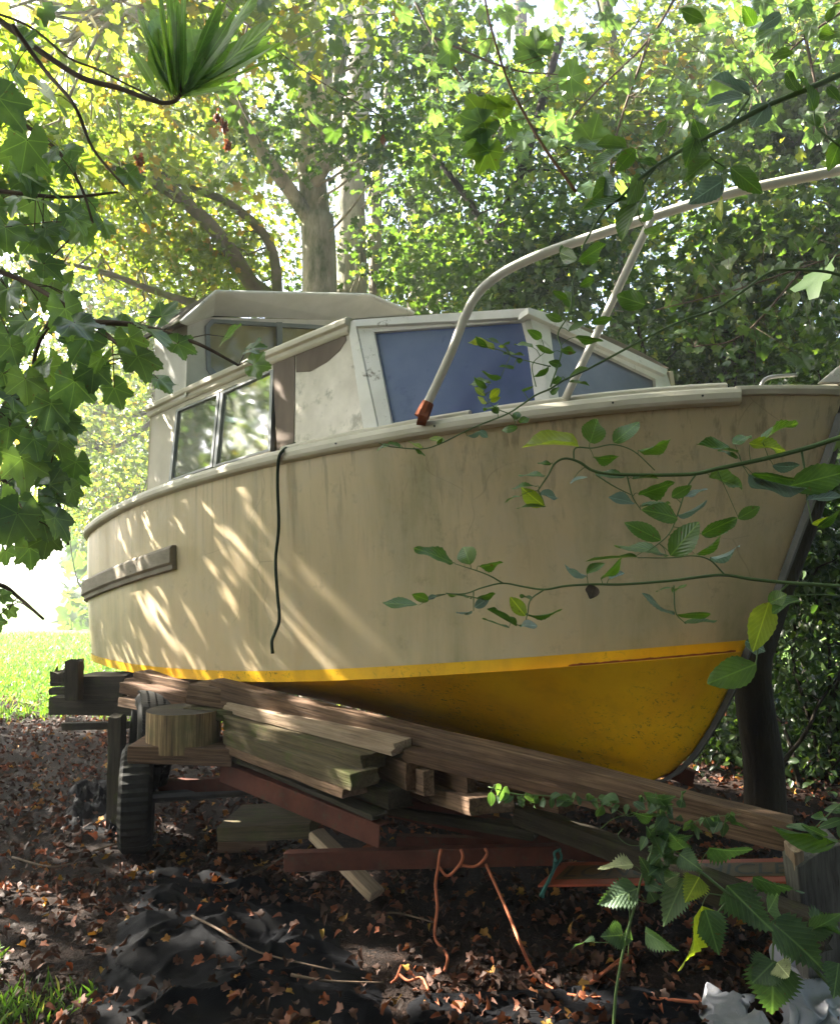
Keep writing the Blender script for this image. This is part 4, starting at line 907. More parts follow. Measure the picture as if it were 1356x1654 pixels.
setp(cloud('fallen_leaves', P[:k], D[:k], Nn[:k], Ls[:k], Ls[:k] * 0.9, 'sycamore_small', M['dead'], None, 0.5, 0.6), kind='stuff')
setp(cloud('leaf_litter', P[k:], D[k:], Nn[k:], Ls[k:] * 1.1, Ls[k:] * 0.5, 'oval', M['dead'], None, 0.5, 0.7), kind='stuff')
def grass(n, xr, yr, hr, fn, name):
    q = scatter_ground(n, xr, yr, fn); P = np.array([(x, y, gz(x, y)) for x, y in q]); D = RNG.normal(size=(n, 3)) * [0.45, 0.45, 0.1] + [0, 0, 1]
    Nn = RNG.normal(size=(n, 3)) * [1, 1, 0.1]; L_ = RNG.uniform(*hr, n)
    return setp(cloud(name, P, D, Nn, L_, L_ * 0.09 + 0.002, 'blade', M['grass'], None, 0.5, 0.1), kind='stuff')
grass(60000, (-11, 3), (7.6, 19), (0.05, 0.13), lambda x, y: min(1, max(0.0, (y - 7.6) / 3.5 + 0.4 * noise.noise((x, y, 0))) * (1 if x < -2.2 else 0.25)), 'lawn_grass')
grass(14000, (-2.4, -0.40), (2.0, 3.2), (0.022, 0.07), lambda x, y: max(0, min(1, (-x - 0.50 - (y - 2.0) * 0.85) * 2.0 + 0.8 * noise.noise((x * 3, y * 3, 1)))), 'corner_grass')
grass(500, (-0.35, 0.5), (2.0, 2.55), (0.03, 0.08), lambda x, y: max(0, noise.noise((x * 5, y * 5, 8))), 'grass_tufts')
# thin twigs on the ground
for i, (q, lab) in enumerate([([(310, 1480), (350, 1500), (400, 1530), (440, 1545), (550, 1570)], 'long pale bent twig lying across the black cloth'),
    ([(470, 1575), (530, 1585), (620, 1588)], 'thin grey twig right of the black cloth'), ([(380, 1425), (440, 1395), (500, 1355)], 'thin twig slanting up beside the low timber'),
    ([(20, 1385), (80, 1400), (130, 1392)], 'dark twig on the leaves near the left edge'), ([(150, 1375), (200, 1360), (245, 1350)], 'short twig in front of the wheel'),
    ([(600, 1480), (640, 1475), (700, 1490)], 'bare twig under the red cross beam')]):
    mb = MB(); mb.tube(spline([onground(x, y, 0.05 + 0.03 * random.random()) for x, y in q], 5), [0.006, 0.003], 6); setp(mb.build('twig', M['twig'], smooth=True), lab, 'twig', 'twigs on the ground')

# ------------------------------------------------------------------ trees
def jitterline(a, b, n=7, amp=0.08, s=None):
    a, b = Vector(a), Vector(b); s = s if s is not None else random.random() * 99; l = (b - a).length; out = []
    for i in range(n + 1):
        t = i / n; e = math.sin(math.pi * t)
        out.append(a.lerp(b, t) + Vector((noise.noise((t * 2.3, s, 0)), noise.noise((t * 2.3, s, 5)), noise.noise((t * 2.3, s, 9)) )) * amp * l * e)
    return out
def tree(name, label, base, stems, crowns, matb, matl, kind='sycamore_small', group='trees around the boat', cat='tree', lsz=(0.07, 0.13), branches=True, clump=38, csz=0.27):
    """stems: list of (points, r0, r1); crowns: list of (centre, (rx,ry,rz), n_leaves)"""
    base = Vector(base); t = thing(name, label, cat, base, group)
    mb = MB()
    for pts_, r0, r1 in stems: mb.tube(spline(pts_, 6), [r0, r1], 12)
    allp = [p for s_ in stems for p in spline(s_[0], 6)]
    Ps = []; Ds = []; Ns = []
    for c, r, n in crowns:
        c = Vector(c); nc = max(3, n // clump)
        for k in range(nc):
            d = Vector((random.gauss(0, 1), random.gauss(0, 1), random.gauss(0, 1))).normalized() * random.random() ** 0.45
            cc = c + Vector((d.x * r[0], d.y * r[1], d.z * r[2]))
            if branches and k % 3 == 0 and allp:
                q = min(allp, key=lambda p: (p - cc).length + max(0, p.z - cc.z) * 1.5 + random.random() * 1.1)
                if (q - cc).length < 3.2: mb.tube(jitterline(q, cc, 6, 0.16), [0.010 + 0.005 * (q - cc).length, 0.004], 5, False)
            m = clump; s = csz * random.uniform(0.6, 1.35)
            off = RNG.normal(size=(m, 3)) * [s, s, s * 0.55]; out = off / (np.linalg.norm(off, axis=1, keepdims=True) + 1e-6)
            Ps.append(off + np.array(cc[:])); Ds.append(out * 0.8 + RNG.normal(size=(m, 3)) * 0.6 + [0, 0, -0.35]); Ns.append(RNG.normal(size=(m, 3)) * 0.55 + [0, 0, 0.9])
    mb.build('trunk', matb, t, smooth=True)
    if Ps:
        P_ = np.concatenate(Ps); D_ = np.concatenate(Ds); N_ = np.concatenate(Ns); L_ = RNG.uniform(*lsz, len(P_)) * (0.66 if 'syc' in kind else 1.0)
        cloud('crown', P_, D_, N_, L_, L_ * (0.95 if 'syc' in kind else 0.62), kind, matl, t)
    return t
def cr(px, py, D_, rx, ry, rd, n):  # crown ellipsoid: centre pixel/depth, radii px (at depth), depth radius m
    return (at(px, py, D_), (rx * D_ / FPX, rd, ry * D_ / FPX), int(n * (0.62 if D_ > 6.9 else 0.9)))
def gb(px, D_, z=0.0): # ground point under pixel column at depth
    p = at(px, 900, D_); return Vector((p.x, p.y, z - 0.05))
# main multi-stem sycamore
tree('sycamore_tree', 'large pale barked sycamore forking into several stems directly behind the cabin roof', gb(516, 8.5),
     [([gb(516, 8.5), at(514, 700, 8.5), at(516, 440, 8.5), at(512, 350, 8.5)], 0.20, 0.185),
      ([at(512, 360, 8.5), at(500, 250, 8.5), at(490, 120, 8.5), at(488, -60, 8.5), at(480, -250, 8.5)], 0.16, 0.135),
      ([at(514, 380, 8.5), at(470, 310, 8.3), at(425, 250, 8.1), at(395, 195, 8.0), at(360, 120, 7.9), at(340, 20, 7.8)], 0.09, 0.05),
      ([at(505, 250, 8.5), at(530, 150, 8.6), at(550, 60, 8.7), at(560, -80, 8.8)], 0.13, 0.11),
      ([at(495, 130, 8.5), at(450, 60, 8.4), at(420, -20, 8.3), at(380, -140, 8.2)], 0.10, 0.07),
      ([at(520, 160, 8.5), at(512, 60, 8.3), at(498, -60, 8.2)], 0.055, 0.04), ([at(508, 300, 8.4), at(540, 230, 8.2), at(546, 120, 8.0), at(556, -60, 8.0)], 0.07, 0.05)],
     [cr(610, 225, 7.6, 90, 60, 0.5, 900), cr(480, -330, 8.5, 420, 200, 1.6, 3800), cr(690, 120, 8.2, 110, 130, 0.7, 2000), cr(450, 200, 7.8, 90, 50, 0.5, 500)], M['bark'], M['lf_mid'])
tree('sycamore_tree', 'second pale trunk close behind the right of the forked sycamore', gb(572, 10.2),
     [([gb(572, 10.2), at(568, 450, 10.2), at(566, 300, 10.2), at(580, 120, 10.2), at(600, -80, 10.3), at(612, -260, 10.4)], 0.22, 0.15), ([gb(612, 10.4), at(606, 420, 10.4), at(612, 250, 10.4), at(640, 60, 10.4), at(655, -160, 10.4)], 0.10, 0.06)],
     [cr(710, 270, 9.6, 100, 120, 0.8, 1800), cr(620, -160, 10.2, 240, 100, 1.2, 1600), cr(620, 430, 9.2, 60, 40, 0.4, 400)], M['bark'], M['lf_mid'])
tree('sycamore_tree', 'slim brown trunk seen through leaves above the wheelhouse right corner', gb(668, 12),
     [([gb(668, 12), at(672, 420, 12), at(690, 260, 12), at(720, 60, 12), at(760, -150, 12)], 0.15, 0.09)],
     [cr(760, 220, 11.2, 150, 150, 1.0, 2600), cr(700, 420, 10.5, 140, 90, 0.8, 3200)], M['bark'], M['lf_mid'])
tree('hawthorn_tree', 'dark leaved tree crowding behind the blue windscreen', gb(830, 8.6),
     [([gb(830, 8.6), at(820, 520, 8.6), at(800, 400, 8.6), at(850, 250, 8.5), at(905, 60, 8.4)], 0.09, 0.04), ([at(805, 430, 8.6), at(760, 330, 8.7), at(700, 250, 8.8)], 0.05, 0.03)],
     [cr(880, 430, 8.0, 170, 110, 0.7, 5200), cr(760, 440, 8.8, 110, 60, 0.5, 1300), cr(900, 260, 8.6, 160, 110, 0.8, 2000)], M['barkdark'], M['lf_mid'], lsz=(0.06, 0.13))
tree('sycamore_tree', 'leafy tree filling the view right of centre above the bow rail', gb(1010, 10),
     [([gb(1010, 10), at(1000, 500, 10), at(1020, 300, 10), at(990, 100, 10), at(960, -120, 10)], 0.14, 0.08)],
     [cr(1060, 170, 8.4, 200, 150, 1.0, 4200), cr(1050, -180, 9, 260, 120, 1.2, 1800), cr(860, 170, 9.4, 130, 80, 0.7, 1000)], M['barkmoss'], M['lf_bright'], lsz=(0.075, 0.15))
tree('hazel_tree', 'leafy tree with a leaning pale branch at the right behind the bow tip', gb(1300, 7.2),
     [([gb(1300, 7.2), at(1282, 640, 7.2), at(1320, 560, 7.2), at(1345, 420, 7.1), at(1340, 200, 7.0)], 0.055, 0.035), ([at(1290, 620, 7.2), at(1232, 450, 7.3), at(1210, 330, 7.3)], 0.035, 0.02)],
     [cr(1260, 420, 6.6, 160, 150, 0.6, 2600), cr(1100, 520, 7.4, 150, 90, 0.6, 2200), cr(1280, 180, 6.6, 170, 140, 0.8, 2400)], M['bark'], M['lf_mid'], 'sycamore_small', lsz=(0.07, 0.135))
tree('sycamore_tree', 'low mossy tree whose limbs lean up to the left behind the wheelhouse', gb(470, 9.6),
     [([gb(470, 9.6), at(452, 560, 9.5), at(400, 450, 9.4), at(345, 370, 9.2), at(270, 305, 9.0), at(180, 265, 8.8), at(110, 235, 8.6)], 0.12, 0.05),
      ([at(450, 530, 9.5), at(438, 400, 9.6), at(372, 330, 9.6), at(300, 300, 9.6), at(180, 240, 9.6)], 0.07, 0.035),
      ([at(345, 500, 9.3), at(250, 470, 9.2), at(170, 440, 9.1), at(80, 420, 9.0)], 0.05, 0.02)],
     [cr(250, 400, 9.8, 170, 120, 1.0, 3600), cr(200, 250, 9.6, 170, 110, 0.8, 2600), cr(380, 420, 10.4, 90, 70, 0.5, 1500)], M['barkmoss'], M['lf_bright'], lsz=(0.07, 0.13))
tree('sycamore_tree', 'sunny yellow green tree at the upper left with leafy drooping boughs', gb(-1100, 7.5),
     [([gb(-1100, 7.5), at(-1080, 500, 7.5), at(-1000, -100, 7.5), at(-800, -700, 7.5)], 0.24, 0.13), ([at(-990, -150, 7.5), at(-390, 0, 7.6), at(-150, -60, 7.4), at(60, -60, 7.3), at(200, 20, 7.2)], 0.10, 0.03),
      ([at(-900, -350, 7.5), at(-400, -500, 7.3), at(-100, -500, 7.0), at(150, -500, 6.5)], 0.12, 0.03)],
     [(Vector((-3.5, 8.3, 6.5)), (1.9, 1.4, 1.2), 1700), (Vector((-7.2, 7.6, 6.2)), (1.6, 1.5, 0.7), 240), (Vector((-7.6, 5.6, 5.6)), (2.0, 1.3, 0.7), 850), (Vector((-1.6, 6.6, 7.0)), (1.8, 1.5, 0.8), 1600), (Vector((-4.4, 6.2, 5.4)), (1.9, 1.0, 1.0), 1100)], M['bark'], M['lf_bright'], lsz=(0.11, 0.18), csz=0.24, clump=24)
tree('sycamore_tree', 'far yellow green tree glowing left of the cabin', gb(262, 15),
     [([gb(262, 15), at(258, 700, 15), at(240, 560, 15), at(200, 300, 15)], 0.14, 0.07), ([at(258, 660, 15), at(205, 672, 14.8), at(150, 668, 14.6)], 0.06, 0.03), ([at(256, 672, 15), at(200, 715, 14.8), at(160, 728, 14.6)], 0.05, 0.03)],
     [cr(110, 700, 14.2, 140, 100, 1.4, 3400), cr(170, 500, 13.5, 230, 120, 1.4, 5200), cr(60, 300, 14, 240, 140, 1.6, 4600)], M['barkmoss'], M['lf_bright'], lsz=(0.09, 0.16), csz=0.45)
tree('sycamore_tree', 'bright hazy tree far behind the forked sycamore at upper left', gb(330, 16),
     [([gb(330, 16), at(330, 500, 16), at(320, 200, 16), at(330, -100, 16)], 0.18, 0.09)],
     [cr(330, 250, 15, 230, 190, 1.6, 7600), cr(300, -40, 14.6, 330, 130, 1.6, 6000)], M['bark'], M['lf_bright'], lsz=(0.10, 0.17), csz=0.5)
tree('beech_tree', 'tall tree far behind the hawthorn at the top centre', gb(840, 17),
     [([gb(840, 17), at(850, 400, 17), at(840, 0, 17), at(830, -300, 17)], 0.2, 0.1)],
     [cr(820, 400, 15, 260, 110, 1.2, 3000), cr(900, 130, 16, 260, 100, 1.6, 1500)], M['barkdark'], M['lf_mid'], lsz=(0.10, 0.17), csz=0.5)
tree('beech_tree', 'tall tree in the far right background', gb(1240, 15),
     [([gb(1240, 15), at(1225, 500, 15), at(1240, 200, 15), at(1250, -200, 15)], 0.17, 0.1)],
     [cr(1220, 420, 13, 240, 200, 1.4, 6500), cr(1250, 80, 13.5, 260, 170, 1.6, 5600)], M['bark'], M['lf_bright'], lsz=(0.08, 0.15), csz=0.45)
# dark trunk and scrub behind the bow
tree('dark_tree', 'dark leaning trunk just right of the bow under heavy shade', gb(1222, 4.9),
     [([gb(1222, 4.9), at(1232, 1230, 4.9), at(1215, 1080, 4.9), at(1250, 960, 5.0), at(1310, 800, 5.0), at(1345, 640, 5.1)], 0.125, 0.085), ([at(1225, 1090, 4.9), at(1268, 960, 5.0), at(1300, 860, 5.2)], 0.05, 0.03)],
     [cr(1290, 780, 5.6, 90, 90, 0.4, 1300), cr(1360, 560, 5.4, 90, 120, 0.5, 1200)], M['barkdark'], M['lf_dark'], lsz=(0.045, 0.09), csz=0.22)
def bush(label, crowns, mat=M['lf_dark'], lsz=(0.04, 0.085), kind='oval', stemsn=7, csz=0.2, group='undergrowth behind the boat', name='shrub', cat='shrub'):
    c0 = crowns[0][0]; base = Vector((c0.x, c0.y, -0.03)); st = []
    for i in range(stemsn):
        b = base + Vector((random.uniform(-.5, .5), random.uniform(-.3, .3), 0)); c, r, n = random.choice(crowns)
        e = c + Vector((random.uniform(-1, 1) * r[0], random.uniform(-1, 1) * r[1], random.uniform(0.2, 1) * r[2])); st.append((jitterline(b, e, 5, 0.12), 0.018, 0.006))
    return tree(name, label, base, st, crowns, M['barkdark'], mat, kind, group, cat, lsz, True, 24, csz)
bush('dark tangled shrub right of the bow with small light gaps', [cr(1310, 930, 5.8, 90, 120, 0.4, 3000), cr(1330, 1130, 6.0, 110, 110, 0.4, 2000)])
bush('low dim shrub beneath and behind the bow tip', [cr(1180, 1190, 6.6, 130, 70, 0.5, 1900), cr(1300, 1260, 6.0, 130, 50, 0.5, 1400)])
bush('sunlit green shrub further back right of the dark trunk', [cr(1320, 1080, 8.5, 130, 110, 0.6, 3200), cr(1200, 1060, 9.0, 100, 120, 0.5, 1800)], M['lf_mid'])
bush('dense shrub hidden behind the cabin windscreen', [cr(1120, 590, 6.8, 130, 60, 0.5, 3000), cr(1290, 600, 6.4, 100, 70, 0.5, 2200)], M['lf_mid'], kind='sycamore_small')
bush('shrub row far behind the boat on the right', [cr(1150, 820, 12, 330, 150, 0.8, 6500), cr(1250, 640, 12, 250, 110, 0.8, 4500)], M['lf_mid'], (0.08, 0.14), 'sycamore_small', 9, 0.4)
bush('leafy thicket behind the wheelhouse', [cr(520, 560, 12.5, 260, 110, 0.8, 6500), cr(750, 540, 12.5, 200, 110, 0.8, 4000), cr(560, 780, 12.5, 250, 130, 0.8, 3000)], M['lf_mid'], (0.08, 0.14), 'sycamore_small', 9, 0.4)
bush('bright hedge beyond the lawn left of the stern', [cr(180, 800, 17, 110, 70, 0.8, 3600), cr(240, 620, 16, 90, 110, 0.8, 2600)], M['lf_bright'], (0.09, 0.15), 'sycamore_small', 9, 0.45)
def wood_mass():
    P_ = []; D_ = []
    n = 9000
    ang = RNG.uniform(-0.42, 0.75, n); R_ = RNG.uniform(22, 30, n); x = np.sin(ang) * R_; y = np.cos(ang) * R_; z = RNG.uniform(0, 1, n) ** 1.2 * (6.5 + 1.5 * np.sin(ang * 13) + 2 * np.sin(ang * 31))
    P_ = np.stack([x, y, z], 1); L_ = RNG.uniform(0.25, 0.5, n)
    return setp(cloud('woodland', P_, RNG.normal(size=(n, 3)), RNG.normal(size=(n, 3)) + [0, -0.4, 0.6], L_, L_ * 0.9, 'sycamore_small', M['lf_mid']), kind='stuff')
wood_mass()

tree('sycamore_tree', 'unseen leafy tree added left of the viewpoint to shade the boat and ground', (-6.2, 2.2, -0.05), [([(-6.2, 2.2, -0.05), (-6.0, 2.4, 3), (-5.0, 2.8, 6)], 0.2, 0.1), ([(-5.6, 2.5, 4.5), (-3, 1.5, 6.2), (0, 0.8, 6.8)], 0.1, 0.04)],
     [((-4.6, 3.7, 5.4), (2.4, 1.5, 0.9), 5200), ((-9.3, 8.2, 5.5), (2.2, 2.4, 0.6), 3400), ((-0.5, 0.0, 6.6), (3.6, 2.6, 0.7), 9000), ((3.2, 1.6, 6.2), (2.0, 2.0, 0.7), 2000)], M['bark'], M['lf_mid'], lsz=(0.14, 0.22), csz=0.4)  # crowns added out of view to block sun and sky
t_ = Vector((-3.7, 5.85, 3.35))
tree('sycamore_tree', 'low sycamore bough added outside the view left of the stern to dapple the hull', (-6.4, 7.4, -0.05), [([(-6.4, 7.4, -0.05), (-6.2, 7.2, 2.6), (-5.2, 6.8, 3.6), (-4.0, 6.0, 3.7), (-2.9, 5.2, 3.6)], 0.10, 0.02)],
     [((-4.35, 6.45, 3.3), (0.75, 0.45, 0.42), 820), ((-3.4, 5.4, 3.4), (0.85, 0.45, 0.40), 680), ((-2.6, 4.6, 3.9), (0.5, 0.4, 0.3), 200)], M['bark'], M['lf_mid'], lsz=(0.055, 0.10), csz=0.15, clump=14)  # unseen leaf clusters added along the sun rays to break them into dapples
bush('tall leafy hedge left of the boat outside the view', [(Vector((-10.5, 6.5, 3.0)), (1.0, 3.0, 2.8), 8000), (Vector((-9.5, 2.0, 2.2)), (1.0, 2.5, 2.2), 3000)], M['lf_bright'], (0.14, 0.22), 'sycamore_small', 9, 0.4)
# the same wood closes in behind and above the viewpoint
for (x, y, h, n, lab) in [(-5.5, -3.5, 7.5, 3000, 'tree behind the viewpoint on the left'), (0.5, -6.5, 8.5, 3600, 'tree straight behind the viewpoint'), (5.5, -3.0, 8, 3000, 'tree behind the viewpoint on the right'), (7.0, 3.0, 8, 2600, 'tree on the right outside the view')]:
    tree('sycamore_tree', 'tall leafy ' + lab, (x, y, -0.05), [([(x, y, -0.05), (x + 0.2, y, h * 0.5), (x, y + 0.2, h)], 0.2, 0.1)],
         [((x, y, h * 0.42), (3.2, 2.6, 3.0), n), ((x * 0.8, y * 0.8 + 0.6, h * 0.85), (3.4, 2.8, 1.6), n)], M['bark'], M['lf_mid'], lsz=(0.22, 0.36), csz=0.7, branches=False)
# ------------------------------------------------------------------ foreground sprays
def spray(name, label, cat, Y, stems, leaves, conv, matstem, mats, kind, group=None, ratio=0.5, jit=0.05, stem_r=None, side=Vector((0, -1, 0.35)), yfn=None):
    cx, cy = conv(*stems[0][0][0]); base = at(cx, cy, Y); t = thing(name, label, cat, base, group)
    yf = yfn or (lambda px, py: Y)
    sm = MB()
    for pts_, r0, r1 in stems:
        q = [at(*conv(*p), yf(*conv(*p)) + 0.012 * noise.noise((p[0] * .01, p[1] * .01, 2))) for p in pts_]; sm.tube(spline(q, 6), [r0, r1], 7)
    lm = MB(); sp_ = [Vector(p) for p in sm.v[::3]]
    for lf in leaves:
        bx, by, tx, ty, w = lf[:5]; mi = lf[5] if len(lf) > 5 else 0
        b = conv(bx, by); tp = conv(tx, ty); yb = yf(*b); dy = random.uniform(-jit, jit)
        p0 = at(*b, yb); p1 = at(*tp, yb + dy); d = p1 - p0; Lr = d.length
        nq = min(sp_, key=lambda q: (q - p0).length_squared)
        if 0.004 < (nq - p0).length < 0.16: sm.tube(spline([nq, nq.lerp(p0, 0.5) + Vector((0, 0, 0.004)), p0 + d * 0.04], 3), [0.0011 * yb / 1.9, 0.0007 * yb / 1.9], 5)
        scale_px = abs(conv(1, 0)[0] - conv(0, 0)[0]); wapp = w * scale_px * yb / FPX
        wreal = max(Lr * ratio, wapp); ca = max(0.12, min(1.0, wapp / wreal)); ang = math.acos(ca) * random.choice((-1, 1, 1))
        view = (p0 - CAM).normalized() * -1; dn = d.normalized(); view = (view - dn * view.dot(dn)).normalized(); sd = dn.cross(view)
        nrm = view * math.cos(ang) + sd * math.sin(ang)
        if kind == 'sycamore': Lr *= 0.62; wreal = Lr; p0 = p0 + d * 0.3
        if nrm.z < 0 and mi != 1: nrm = -nrm if random.random() < 0.0 else nrm
        leaf(lm, kind if not isinstance(kind, dict) else kind.get(mi, 'ovate'), p0, d, nrm, Lr * random.uniform(0.9, 1.1), wreal * random.uniform(0.85, 1.05), random.uniform(-0.05, 0.28), random.uniform(0.05, 0.38), mi)
    sm.build('stem', matstem, t, smooth=True); lm.build('leaves', mats, t, smooth=True); return t
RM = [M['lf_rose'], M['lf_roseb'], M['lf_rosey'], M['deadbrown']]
cA = lambda x, y: (600 + x * .5575, 640 + y * .5575)
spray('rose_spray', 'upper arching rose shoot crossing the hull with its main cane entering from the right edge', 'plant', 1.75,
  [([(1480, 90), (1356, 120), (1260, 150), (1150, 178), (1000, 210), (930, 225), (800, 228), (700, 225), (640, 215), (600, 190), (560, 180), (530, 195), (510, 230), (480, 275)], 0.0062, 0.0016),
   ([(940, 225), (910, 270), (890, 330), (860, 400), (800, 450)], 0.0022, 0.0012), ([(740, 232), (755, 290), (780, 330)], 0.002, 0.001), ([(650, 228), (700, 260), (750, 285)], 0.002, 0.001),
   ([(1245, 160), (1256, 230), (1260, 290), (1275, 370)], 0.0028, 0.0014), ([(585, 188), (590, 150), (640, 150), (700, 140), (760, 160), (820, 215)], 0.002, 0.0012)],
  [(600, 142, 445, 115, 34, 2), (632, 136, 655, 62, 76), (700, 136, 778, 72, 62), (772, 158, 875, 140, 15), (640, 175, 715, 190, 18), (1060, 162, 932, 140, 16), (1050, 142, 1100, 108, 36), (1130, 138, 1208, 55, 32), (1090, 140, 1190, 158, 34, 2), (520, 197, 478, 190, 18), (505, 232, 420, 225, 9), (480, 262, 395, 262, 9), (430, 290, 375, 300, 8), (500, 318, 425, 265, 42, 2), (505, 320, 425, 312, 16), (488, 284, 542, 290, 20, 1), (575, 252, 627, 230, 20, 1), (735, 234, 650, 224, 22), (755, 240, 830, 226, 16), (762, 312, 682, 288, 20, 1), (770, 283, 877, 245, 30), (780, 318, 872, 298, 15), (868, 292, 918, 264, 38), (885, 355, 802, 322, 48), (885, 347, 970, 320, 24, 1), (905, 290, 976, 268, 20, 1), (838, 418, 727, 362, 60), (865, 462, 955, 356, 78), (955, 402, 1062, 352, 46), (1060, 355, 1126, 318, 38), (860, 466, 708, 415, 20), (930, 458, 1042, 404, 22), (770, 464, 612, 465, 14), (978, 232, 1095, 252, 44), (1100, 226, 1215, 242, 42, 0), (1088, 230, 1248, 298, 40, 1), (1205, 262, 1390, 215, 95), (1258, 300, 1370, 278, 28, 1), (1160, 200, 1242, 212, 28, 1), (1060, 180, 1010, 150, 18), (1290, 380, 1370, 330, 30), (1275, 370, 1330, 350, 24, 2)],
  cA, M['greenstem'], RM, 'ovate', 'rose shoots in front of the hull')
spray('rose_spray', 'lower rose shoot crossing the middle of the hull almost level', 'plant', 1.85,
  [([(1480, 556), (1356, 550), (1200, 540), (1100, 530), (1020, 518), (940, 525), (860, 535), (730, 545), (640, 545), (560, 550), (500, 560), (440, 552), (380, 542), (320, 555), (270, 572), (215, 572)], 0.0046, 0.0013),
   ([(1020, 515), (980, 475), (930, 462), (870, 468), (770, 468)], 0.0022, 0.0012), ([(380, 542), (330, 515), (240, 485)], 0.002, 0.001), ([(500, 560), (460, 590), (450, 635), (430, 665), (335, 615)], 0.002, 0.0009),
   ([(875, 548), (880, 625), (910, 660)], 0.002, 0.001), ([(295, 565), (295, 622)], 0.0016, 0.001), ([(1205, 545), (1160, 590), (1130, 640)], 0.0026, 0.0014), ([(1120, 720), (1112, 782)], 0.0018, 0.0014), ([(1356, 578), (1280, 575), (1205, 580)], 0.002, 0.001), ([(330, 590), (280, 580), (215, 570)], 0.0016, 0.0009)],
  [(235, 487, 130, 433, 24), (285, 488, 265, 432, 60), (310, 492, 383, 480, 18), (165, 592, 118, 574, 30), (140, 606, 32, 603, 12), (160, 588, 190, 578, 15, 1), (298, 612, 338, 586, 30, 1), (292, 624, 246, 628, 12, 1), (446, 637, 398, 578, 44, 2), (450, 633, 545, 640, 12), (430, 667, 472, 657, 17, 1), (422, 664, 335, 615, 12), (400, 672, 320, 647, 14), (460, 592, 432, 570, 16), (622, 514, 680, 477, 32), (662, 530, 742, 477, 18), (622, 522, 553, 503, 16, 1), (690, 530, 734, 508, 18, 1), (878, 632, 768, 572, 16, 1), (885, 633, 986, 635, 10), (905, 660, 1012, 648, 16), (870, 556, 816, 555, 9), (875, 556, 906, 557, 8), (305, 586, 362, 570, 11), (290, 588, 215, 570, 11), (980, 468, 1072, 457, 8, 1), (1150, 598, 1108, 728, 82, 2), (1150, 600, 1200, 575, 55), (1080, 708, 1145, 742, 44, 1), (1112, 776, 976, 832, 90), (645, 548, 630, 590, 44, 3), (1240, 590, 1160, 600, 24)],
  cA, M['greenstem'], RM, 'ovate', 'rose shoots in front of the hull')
cC = lambda x, y: (856 + x * .3687, y * .3687)
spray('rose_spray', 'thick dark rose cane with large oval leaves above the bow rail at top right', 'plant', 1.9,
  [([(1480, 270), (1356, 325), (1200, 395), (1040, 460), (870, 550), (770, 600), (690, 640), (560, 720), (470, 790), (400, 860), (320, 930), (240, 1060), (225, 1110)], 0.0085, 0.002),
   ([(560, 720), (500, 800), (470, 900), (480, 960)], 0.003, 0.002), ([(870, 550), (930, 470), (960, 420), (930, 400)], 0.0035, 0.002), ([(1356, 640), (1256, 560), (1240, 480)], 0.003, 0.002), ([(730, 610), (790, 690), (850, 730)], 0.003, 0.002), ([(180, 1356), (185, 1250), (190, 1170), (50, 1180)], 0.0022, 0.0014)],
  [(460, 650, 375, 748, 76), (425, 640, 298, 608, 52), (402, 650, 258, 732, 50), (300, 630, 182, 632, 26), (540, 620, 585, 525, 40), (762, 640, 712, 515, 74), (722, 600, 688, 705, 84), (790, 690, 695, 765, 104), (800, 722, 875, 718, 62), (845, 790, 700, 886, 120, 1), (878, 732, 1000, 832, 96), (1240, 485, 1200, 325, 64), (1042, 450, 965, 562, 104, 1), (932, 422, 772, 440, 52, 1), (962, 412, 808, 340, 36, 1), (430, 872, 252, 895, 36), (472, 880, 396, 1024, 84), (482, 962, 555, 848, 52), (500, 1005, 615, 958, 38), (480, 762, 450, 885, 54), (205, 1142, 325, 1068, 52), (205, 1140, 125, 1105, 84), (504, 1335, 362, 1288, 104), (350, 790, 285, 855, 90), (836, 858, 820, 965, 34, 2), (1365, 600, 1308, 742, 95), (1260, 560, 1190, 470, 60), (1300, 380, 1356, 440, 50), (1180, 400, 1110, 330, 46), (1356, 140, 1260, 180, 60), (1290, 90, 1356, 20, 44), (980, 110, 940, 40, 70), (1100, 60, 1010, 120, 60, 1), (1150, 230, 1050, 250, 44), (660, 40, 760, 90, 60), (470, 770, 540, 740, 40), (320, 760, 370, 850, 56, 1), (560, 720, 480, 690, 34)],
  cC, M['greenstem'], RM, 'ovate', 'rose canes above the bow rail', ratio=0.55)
cD = lambda x, y: (700 + x * .295, 480 + y * .295)
